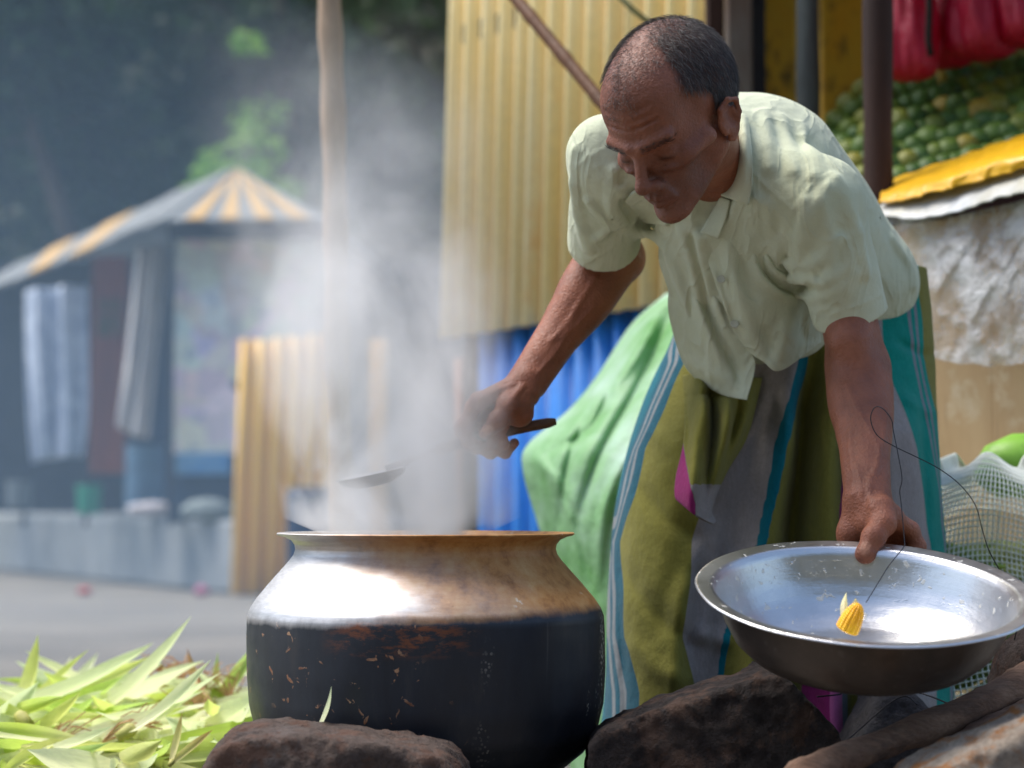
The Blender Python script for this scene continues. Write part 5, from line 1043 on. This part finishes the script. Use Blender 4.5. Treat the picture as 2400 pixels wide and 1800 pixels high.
gr = ((ky > 1135 + .0 * kx) & (mg < .5)).astype(float)
attr(knot.data, 'stripe', np.where(mg > .5, 10.5, np.where(gr > .5, 7.5, 6.5)) / 21.0); knot.data.materials.append(SARONG)
# ================================================================ hearth stones, firewood, husks, sack, wire
def rock(label, poly, Yc, hy, mat, seed, rough=.012, k=.006, v=.0048, lean=0.0, zbot=.2, rake=0.0):
    pts = np.array([PA(x, y, Yc) for x, y in poly])[:, [0, 2]]; c = pts.mean(0); cen = np.array([c[0], Yc, zbot]); n = len(pts); ed = []
    for i in range(n):
        a, b = pts[i], pts[(i + 1) % n]; d = b - a; nn = np.array([d[1], -d[0]]); nn /= np.linalg.norm(nn) + 1e-9
        if (c - a) @ nn > 0: nn = -nn
        ed.append((a.copy(), nn))
    def smax(a, b, k): h = np.clip(.5 - .5 * (b - a) / k, 0, 1); return b * (1 - h) + a * h + k * h * (1 - h)
    def fn(p):
        x, y, z = p[..., 0], p[..., 1] - Yc, p[..., 2]; D = None
        for a, nn in ed:
            d = (x - a[0]) * nn[0] + (z - a[1]) * nn[1] + lean * np.abs(y) * 1.0; D = d if D is None else smax(D, d, k)
        D = smax(D, np.abs(y + rake * (z - c[1])) - hy * (1 - .25 * np.clip((z - zbot) / .3, 0, 1)), k * 1.6)
        w1 = fnoise(p, 20, seed); w2 = fnoise(p, 48, seed + 2); w3 = fnoise(p, 130, seed + 5); w4 = fnoise(p, 260, seed + 9)
        return D + rough * (.45 * w1 + .55 * np.abs(w2) + .24 * np.abs(w3) + .14 * w4 - .25)
    lo = np.array([pts[:, 0].min() - .03, Yc - hy - .04, zbot - .02]); hi = np.array([pts[:, 0].max() + .03, Yc + hy + .04, pts[:, 1].max() + .03])
    V, Q = nets([(fn, .01, 'u')], lo, hi, v); o_ = link('hearth_stone', np_mesh('hearth_stone', V - cen, Q), mat, None, True, tuple(cen)); tag(o_, label, 'stone', 'stones around the hearth'); return o_
def stone_mat(name, cols, spot=None, rough=.85):
    t = NT(name); co = t.coord(); c = t.ramp(t.noise(11, 8, .68, co), [(.25, cols[0]), (.5, cols[1]), (.75, cols[2])]); c = t.mix(.8, c, t.ramp(t.noise(130, 8, .8, co), [(.30, .35), (.70, 1.55)]), 'MULTIPLY')
    if spot: c = t.mix(t.ramp(t.noise(20, 6, .7, t.coord(loc=(5, 2, 1))), [(.50, 0.0), (.60, .9)]), c, spot)
    t.set(Base_Color=c, Roughness=rough, Specular_IOR_Level=.35); t.bump(t.math('ADD', t.noise(60, 8, .7, co), t.math('MULTIPLY', t.noise(220, 5, .7, co), .6)), 1.0, .015); return t.m
ST1 = stone_mat('brown_grey_stone', [L3(76, 66, 62), L3(104, 88, 78), L3(122, 112, 106)], L3(112, 82, 66)); ST2 = stone_mat('sooty_stone', [L3(40, 36, 36), L3(54, 46, 44), L3(84, 70, 62)], L3(92, 70, 58)); ST3 = stone_mat('dark_grey_stone', [L3(60, 60, 64), L3(84, 82, 84), L3(112, 104, 98)]); ST4 = stone_mat('rusty_pale_stone', [L3(150, 132, 116), L3(176, 160, 142), L3(196, 184, 168)], L3(176, 112, 44))
rock('broad brown grey stone in front of the pot', [(458, 1990), (478, 1800), (505, 1745), (548, 1708), (700, 1700), (800, 1713), (905, 1722), (1010, 1738), (1078, 1772), (1110, 1850), (1120, 1990)], 2.30, .085, ST1, 3, .014)
rock('dark wedge shaped stone right of the pot under the bowl', [(1372, 2000), (1380, 1735), (1425, 1688), (1560, 1642), (1700, 1590), (1786, 1558), (1832, 1574), (1902, 1665), (1990, 1780), (2010, 2000)], 2.50, .10, ST2, 8, .013)
rock('rounded dark grey stone below the bowl, behind the firewood', [(1935, 2010), (1955, 1775), (2002, 1690), (2032, 1612), (2082, 1596), (2114, 1604), (2190, 1680), (2240, 1740), (2260, 2010)], 2.72, .08, ST3, 12, .010)
rock('grey stone at the right edge above the firewood', [(2340, 1900), (2345, 1590), (2352, 1540), (2388, 1492), (2420, 1470), (2540, 1465), (2600, 1900)], 2.60, .08, ST1, 17, .010)
rock('pale rust stained stone in the lower right corner', [(2020, 2000), (2110, 1820), (2190, 1768), (2300, 1716), (2420, 1655), (2560, 1600), (2640, 1700), (2640, 2000)], 2.14, .09, ST4, 23, .011)
rock('sooty stone under the back of the pot', [(560, 1990), (575, 1740), (640, 1700), (780, 1690), (860, 1760), (880, 1990)], 2.78, .08, ST3, 31, .010)
# firewood
FW = NT('charred_firewood'); co = FW.coord(); c = FW.ramp(FW.noise(14, 7, .7, FW.coord(scale=(.35, 1, 1))), [(.3, L3(86, 62, 48)), (.5, L3(134, 102, 80)), (.72, L3(164, 134, 110))]); c = FW.mix(FW.ramp(FW.noise(6, 5, .7, FW.coord(loc=(1, 4, 2))), [(.54, 0.0), (.66, .8)]), c, L3(54, 48, 48)); c = FW.mix(.6, c, FW.ramp(FW.noise(160, 5, .7, FW.coord(scale=(.12, 1, 1), rot=(0, R(28), 0))), [(.3, .5), (.7, 1.35)]), 'MULTIPLY'); FW.set(Base_Color=c, Roughness=.85); FW.bump(FW.noise(110, 6, .7, FW.coord(scale=(.12, 1, 1), rot=(0, R(28), 0))), .9, .008)
def log(label, p0, p1, r, seed, n=40):
    a, b = PA(*p0), PA(*p1); q = np.linspace(0, 1, n)[:, None]; pth = (a + (b - a) * q); rg = np.random.default_rng(seed); pth[:, 2] += .0035 * np.sin(q[:, 0] * 5 + seed); pth[:, 0] += .004 * np.sin(q[:, 0] * 9 + seed)
    c0 = pth.mean(0); jt = rg.normal(0, .035, (n, 20)); jt = (jt + np.roll(jt, 1, 0) + np.roll(jt, 1, 1)) * .7
    rad = r * (1 + .08 * np.sin(q[:, 0] * 7 + seed) + .05 * np.sin(q[:, 0] * 17)); rad[0] *= .8; rad[-1] *= .8
    V, F = tube_vf(pth - c0, rad, 20, True, lambda i, k: 1 + jt[i, k] + .05 * math.sin(k * 1.9 + i * .1)); o_ = link('firewood_log', mesh('firewood_log', V, F), FW.m, None, True, tuple(c0)); tag(o_, label, 'firewood'); return o_
log('thick charred firewood log slanting across the lower right corner', (1850, 1838, 2.20), (2500, 1556, 2.46), .0188, 2); log('thinner firewood stick lying under the charred log', (2080, 1838, 2.26), (2480, 1630, 2.40), .0125, 5); log('small splinter twig beside the dark wedge stone', (1872, 1806, 2.22), (1926, 1772, 2.24), .0028, 9, 10)
# wire
WIRE = simple('thin_wire', L3(50, 50, 54), rough=.4, metal=.6, bump=0)
wpts = [(2030, 1412, 2.30), (2062, 1360, 2.33), (2082, 1328, 2.36), (2104, 1300, 2.38), (2118, 1282, 2.395), (2120, 1268, 2.40), (2112, 1180, 2.41), (2109, 1150, 2.41), (2114, 1120, 2.41), (2104, 1060, 2.415), (2094, 1010, 2.42), (2090, 985, 2.42), (2074, 962, 2.425), (2058, 953, 2.43), (2046, 960, 2.43), (2041, 985, 2.43), (2056, 1020, 2.43), (2096, 1046, 2.435), (2150, 1072, 2.44),
        (2200, 1098, 2.45), (2250, 1136, 2.46), (2286, 1184, 2.47), (2302, 1240, 2.48), (2318, 1290, 2.50), (2345, 1340, 2.52), (2380, 1400, 2.52), (2386, 1450, 2.52), (2378, 1500, 2.53)]
o_ = tube('wire', catmull([PA(*p) for p in wpts], 160), .00062, WIRE, None, 6); tag(o_, 'thin wire rising from the bowl in a loop past the forearm', 'wire')
o_ = tube('wire', catmull([PA(*p) for p in [(1915, 1633, 2.44), (1965, 1628, 2.45), (1985, 1622, 2.46), (2080, 1624, 2.52), (2140, 1622, 2.52), (2180, 1632, 2.50), (2220, 1648, 2.46)]], 60), .0010, WIRE, None, 6); tag(o_, 'black wire lying across the grey stone under the bowl', 'wire')
o_ = tube('wire', catmull([PA(*p) for p in [(1980, 1740, 2.58), (2020, 1705, 2.60), (2080, 1652, 2.61), (2122, 1632, 2.61), (2150, 1652, 2.60)]], 40), .0009, WIRE, None, 6); tag(o_, 'short black wire slanting down the face of the grey stone', 'wire')

# corn husks left of the pot
def huskmat(name, a, b, c_):
    t = NT(name); co = t.coord(); oi = t.n.new('ShaderNodeObjectInfo'); X = t.sep(t.coord('Generated'))[0]
    f = t.math('ADD', t.math('MULTIPLY', X, .75), t.math('MULTIPLY', oi.outputs['Random'], .4)); c = t.ramp(f, [(.1, a), (.5, b), (1.0, c_)])
    vein = t.noise(420, 3, .6, t.coord(scale=(.04, 1, .3))); c = t.mix(.35, c, t.ramp(vein, [(.3, .75), (.7, 1.2)]), 'MULTIPLY'); t.set(Base_Color=c, Roughness=.5, Specular_IOR_Level=.35); t.bump(vein, .7, .003)
    tr = t.n.new('ShaderNodeBsdfTranslucent'); mx = t.n.new('ShaderNodeMixShader'); mx.inputs[0].default_value = .45; t.lk(c, tr.inputs[0]); t.lk(t.b.outputs[0], mx.inputs[1]); t.lk(tr.outputs[0], mx.inputs[2]); t.lk(mx.outputs[0], t.out.inputs[0]); return t.m
HM = [huskmat('pale_green_husk', L3(250, 248, 220), L3(240, 244, 200), L3(226, 238, 190)), huskmat('yellow_green_husk', L3(244, 242, 186), L3(230, 236, 146), L3(212, 226, 124)), huskmat('fresh_green_husk', L3(238, 240, 176), L3(208, 228, 104), L3(190, 218, 130)), huskmat('dry_tip_husk', L3(238, 230, 176), L3(220, 216, 140), L3(176, 130, 84))]
rg = random.Random(11); LM = [leaf_mesh('husk_leaf', rg.uniform(.18, .29), rg.uniform(.020, .040), rg.uniform(-1.0, .35), rg.uniform(.4, 1.3), 13, rg.uniform(-1.3, 1.3)) for _ in range(14)]
for i, m in enumerate(LM):
    pass
LMM = {}
def leafm(i, k):
    if (i, k) not in LMM:
        m = LM[i].copy(); m.materials.append(HM[k]); m.polygons.foreach_set('use_smooth', [True] * len(m.polygons)); LMM[(i, k)] = m
    return LMM[(i, k)]
STUMP = simple('husk_stump', L3(196, 190, 120), L3(160, 160, 80), 20, .7)
def husk(loc, rz, tilt, nl, label, spread=.55, scale=1.0, kinds=(0, 1, 2, 0)):
    e = empty('corn_husk', loc); tag(e, label, 'corn husk', 'corn husks heaped left of the pot')
    e.rotation_euler = (0, tilt, rz); e.scale = (scale,) * 3
    s_ = lathe('stump', [(.0001, -.012), (.008, -.012), (.010, 0), (.012, .012), (.009, .02), (.0001, .022)], 10, STUMP, e, cap0=False, cap1=False); s_.rotation_euler = (0, R(90), 0)
    for k in range(nl):
        o_ = bpy.data.objects.new('husk_leaf', leafm(rg.randrange(14), rg.choice(kinds + (kinds[0],)))); COL.objects.link(o_); o_.parent = e
        a = (k / max(1, nl - 1) - .5) * 2 * spread + rg.uniform(-.12, .12); o_.rotation_euler = (rg.uniform(-.9, .9), rg.uniform(-.22, .12), a); o_.location = (.004, .004 * (k - nl / 2), .006 * k)
SILK = simple('corn_silk', L3(150, 96, 60), L3(196, 160, 110), 30, .7)
def silk(loc, rz, n=16):
    V, F = [], []; r_ = random.Random(int(loc[0] * 1000))
    for k in range(n):
        a = r_.uniform(-.5, .5); L = r_.uniform(.05, .10); p_ = catmull([(0, 0, 0), (L * .5, a * L * .6 + r_.uniform(-.01, .01), r_.uniform(.0, .03)), (L, a * L * 1.3, r_.uniform(-.01, .03))], 6); v2, f2 = tube_vf(p_, .0009, 4); F += [tuple(x + len(V) for x in f) for f in f2]; V += v2
    o_ = link('corn_silk', mesh('corn_silk', V, F), SILK, None, False, tuple(loc)); o_.rotation_euler = (0, -.3, rz); tag(o_, 'wisp of brown corn silk lying in the husk heap', 'corn silk', 'corn silk in the husk heap')
for px, py, Y, rz in ((470, 1625, 3.3, 1.2), (430, 1600, 3.36, 2.2), (340, 1625, 3.3, .6), (500, 1680, 3.2, 2.6), (240, 1740, 2.95, .3), (110, 1765, 2.9, 1.0), (540, 1640, 3.3, 2.0)): silk(P(px, py, Y), rz)
# the heap, back to front
n_h = 0
for row, (Y, z0, cnt, x0, x1) in enumerate(((3.62, .270, 8, -60, 520), (3.50, .285, 9, -60, 570), (3.38, .295, 11, -60, 565), (3.26, .290, 11, -60, 550), (3.14, .285, 10, -60, 520), (3.02, .275, 10, -40, 480), (2.90, .265, 9, -60, 440))):
    for i in range(cnt):
        px = x0 + (x1 - x0) * (i + rg.uniform(.1, .9)) / cnt; p = PA(px, 1700, Y)
        husk((p[0], Y + rg.uniform(-.05, .05), z0 + rg.uniform(-.02, .02)), rg.uniform(0, 6.28), rg.uniform(-.12, .16), rg.randint(5, 7), 'pale green corn husk in the tangled heap left of the pot', .5, rg.uniform(.85, 1.1)); n_h += 1
# the few that stand clear of the heap
for px, py, Y, rz, tl, lab, kd, sc2 in ((30, 1680, 3.22, R(40), -.85, 'corn husk with upright brown tipped leaves at the far left', (1, 3), .85), (215, 1680, 3.15, R(22), -.72, 'long pale husk pointing up right out of the heap', (0,), 1.15), (60, 1690, 3.0, R(150), -.60, 'bright green husk bending down at the left edge', (2, 0), 1.1),
                                       (500, 1650, 3.30, R(70), -.95, 'corn husk with one leaf standing up beside the pot', (2, 0), .72), (470, 1650, 3.34, R(130), -.80, 'husk with dry brown silk tips near the pot', (3,), .75), (290, 1720, 2.92, R(28), -.55, 'broad pale husk slanting towards the pot', (0, 1), 1.1), (400, 1790, 2.78, R(60), -.75, 'small dark tipped husk standing at the front of the heap', (3,), .42)):
    husk(P(px, py, Y), rz, tl * .85, 2, lab, .30, sc2 * .82, kd)
o_ = link('husk_scrap', leaf_mesh('husk_scrap', .055, .018, .3, .5), HM[0], None, True, P(740, 1712, 2.36)); o_.rotation_euler = (0, R(-62), R(10)); tag(o_, 'small pale husk scrap caught between pot and front stone', 'husk scrap')

# net sack with green corn
NET = NT('white_net'); NET.set(Base_Color=L3(236, 240, 226), Roughness=.5)
sk = empty('net_sack', P(2345, 1900, 3.12)); sk.location.z = 0; tag(sk, 'white net sack full of green corn beside the man', 'sack'); ko = np.array(sk.location)
mU, mV = 150, 84; a = np.linspace(0, 2 * np.pi, mU, endpoint=False); zq = np.linspace(0, 1, mV); top = PA(2330, 1080, 3.1)[2]
pfz = np.array([0, .02, .12, .3, .5, .68, .80, .88, .95, 1.0]); pfr = np.array([.16, .2, .235, .25, .24, .215, .185, .19, .15, .06])
SVn = np.zeros((mV, mU, 3))
for i, q in enumerate(zq):
    r_ = np.interp(q, pfz, pfr) * (1 + .05 * np.sin(3 * a + 5 * q) + .045 * np.sin(5 * a - 11 * q + 1) + .03 * np.sin(8 * a + 17 * q))
    SVn[i, :, 0] = np.cos(a) * r_ * .92 + .02 * math.sin(q * 6); SVn[i, :, 1] = np.sin(a) * r_ * .85; SVn[i, :, 2] = q * top + .012 * np.sin(4 * a + 3 * q) * (q > .1)
o_ = link('net', np_mesh('net', SVn.reshape(-1, 3), grid_faces(mU, mV, True)), NET.m, sk, False); wm = o_.modifiers.new('strands', 'WIREFRAME'); wm.thickness = .0034; wm.use_even_offset = False; wm.use_boundary = True
LG = simple('green_corn_ear', L3(128, 160, 60), L3(172, 190, 100), 12, .6, bump=.4, bscale=200, stretch=(1, 1, .1)); LG2 = simple('pale_corn_ear', L3(196, 200, 130), L3(170, 180, 90), 12, .6, bump=.4, bscale=200, stretch=(1, 1, .1))
ear = [(.0001, 0), (.012, .002), (.020, .03), (.026, .08), (.027, .13), (.022, .18), (.013, .215), (.005, .24), (.0001, .25)]
rg2 = random.Random(4)
def inside(q): return np.interp(q, pfz, pfr)
m1 = None
for i in range(64):
    q = rg2.uniform(.06, .80); aa = rg2.uniform(math.pi * .85, math.pi * 2.15); rr_ = inside(q) * rg2.uniform(.55, .80)
    if m1 is None:
        m1 = [lathe('corn_ear', ear, 14, mm, None, cap0=False, cap1=False) for mm in (LG, LG2)]; o_ = m1[0]; used = [True, False]
    else:
        k = rg2.randrange(2); o_ = m1[k] if not used[k] else m1[k].copy()
        if used[k]: COL.objects.link(o_)
        used[k] = True
    tl = rg2.uniform(1.1, 1.9); dr_ = aa + math.pi / 2 + rg2.uniform(-.5, .5); o_.rotation_euler = (0, tl, dr_); c0 = ko + np.array([math.cos(aa) * rr_ * .9 + .02 * math.sin(q * 6), math.sin(aa) * rr_ * .85, q * top])
    d_ = np.array([math.sin(tl) * math.cos(dr_), math.sin(tl) * math.sin(dr_), math.cos(tl)]); o_.location = c0 - d_ * .125
    tag(o_, ('green' if o_.data == m1[0].data else 'pale yellow') + ' corn ear inside the white net sack', 'corn', 'corn ears in the net sack')
gf = lathe('green_gourd', [(.0001, -.075), (.02, -.07), (.042, -.045), (.052, 0), (.046, .04), (.03, .07), (.012, .085), (.0001, .088)], 28, simple('gourd_skin', L3(120, 180, 50), L3(146, 196, 76), 8, .4, bump=.1), None, cap0=False, cap1=False, loc=P(2388, 1092, 3.16)); gf.rotation_euler = (0, R(80), R(15)); tag(gf, 'smooth bright green gourd resting on the net sack', 'gourd')
# ================================================================ steam and smoke
def vol(name, V, Q, dens, col, scale, lo, hi, label, co_scale=(1, 1, 1), aniso=.3, detail=4, fall=None):
    m = bpy.data.materials.new(name); m.use_nodes = True; n = m.node_tree.nodes; l = m.node_tree.links; n.remove(n['Principled BSDF'])
    pv = n.new('ShaderNodeVolumePrincipled'); pv.inputs['Color'].default_value = col; pv.inputs['Anisotropy'].default_value = aniso
    if scale:
        tc = n.new('ShaderNodeTexCoord'); mp = n.new('ShaderNodeMapping'); mp.inputs['Scale'].default_value = co_scale; l.new(tc.outputs['Object'], mp.inputs[0])
        nz = n.new('ShaderNodeTexNoise'); nz.inputs['Scale'].default_value = scale; nz.inputs['Detail'].default_value = detail; nz.inputs['Roughness'].default_value = .55; nz.inputs['Distortion'].default_value = .7; l.new(mp.outputs[0], nz.inputs['Vector'])
        mr = n.new('ShaderNodeMapRange'); mr.inputs['From Min'].default_value = lo; mr.inputs['From Max'].default_value = hi; mr.inputs['To Min'].default_value = 0; mr.inputs['To Max'].default_value = dens; l.new(nz.outputs['Fac'], mr.inputs['Value']); out = mr.outputs[0]
        if fall:          # thinning towards the outside of the plume: (centre x, radius at bottom, radius at top, height)
            sx = n.new('ShaderNodeSeparateXYZ'); l.new(tc.outputs['Object'], sx.inputs[0])
            def mth(op, a, b=0.0, cl=False):
                q = n.new('ShaderNodeMath'); q.operation = op; q.use_clamp = cl
                for s, v in ((q.inputs[0], a), (q.inputs[1], b)):
                    if hasattr(v, 'is_linked'): l.new(v, s)
                    else: s.default_value = v
                return q.outputs[0]
            r0, r1, hgt, drx, dry = fall; z = mth('DIVIDE', sx.outputs[2], hgt, True); rr = mth('ADD', r0, mth('MULTIPLY', z, r1 - r0))
            dx = mth('SUBTRACT', sx.outputs[0], mth('MULTIPLY', z, drx)); dy = mth('SUBTRACT', sx.outputs[1], mth('MULTIPLY', z, dry))
            rad = mth('DIVIDE', mth('SQRT', mth('ADD', mth('MULTIPLY', dx, dx), mth('MULTIPLY', dy, dy))), rr); edge = mth('SUBTRACT', 1.0, mth('MULTIPLY', rad, rad), True)
            topf = mth('SUBTRACT', 1.0, z, True); topf = mth('MULTIPLY', mth('MULTIPLY', topf, topf), topf); out = mth('MULTIPLY', out, mth('MULTIPLY', edge, topf))
        l.new(out, pv.inputs['Density'])
    else: pv.inputs['Density'].default_value = dens
    l.new(pv.outputs[0], n['Material Output'].inputs['Volume'])
    o_ = link(name, np_mesh(name, V, Q), m, None); tag(o_, label, name, kind='stuff'); return o_
def plume(r0, r1, h, drx, dry, seg=32, n=14):
    a = np.linspace(0, 2 * np.pi, seg, endpoint=False); V = []
    for i in range(n):
        q = i / (n - 1); r = (r0 + (r1 - r0) * q) * (1.0 if 0 < i < n - 1 else .02); V += [(r * math.cos(t_) + drx * q, r * math.sin(t_) + dry * q, h * q) for t_ in a]
    return np.array(V), grid_faces(seg, n, True)
V, Q = plume(.150, .27, .90, -.14, .22)
st_ = vol('steam', V, Q, 88.0, (1, 1, 1, 1), 6.5, .40, .80, 'white steam curling up out of the cooking pot', (1, 1, .75), .2, 4, (.150, .27, .90, -.14, .22)); st_.location = (PX - .022, PY - .005, .560)
# the smoke that drifts off to the left behind the pot
bm2 = bmesh.new(); bmesh.ops.create_icosphere(bm2, subdivisions=4, radius=1.0); sv = np.array([v.co for v in bm2.verts]); sf = np.array([[v.index for v in f.verts] for f in bm2.faces]); bm2.free()
sv = sv * (1 + .12 * fnoise(sv, 2.5, 3))[:, None] * [2.9, 3.6, 2.1]
sm_ = vol('smoke', sv, sf, .028, (.52, .76, 1.0, 1), 0, 0, 0, 'thin bluish wood smoke drifting across the yard left of the pole', aniso=.2); sm_.location = (-2.15, 8.2, .7)
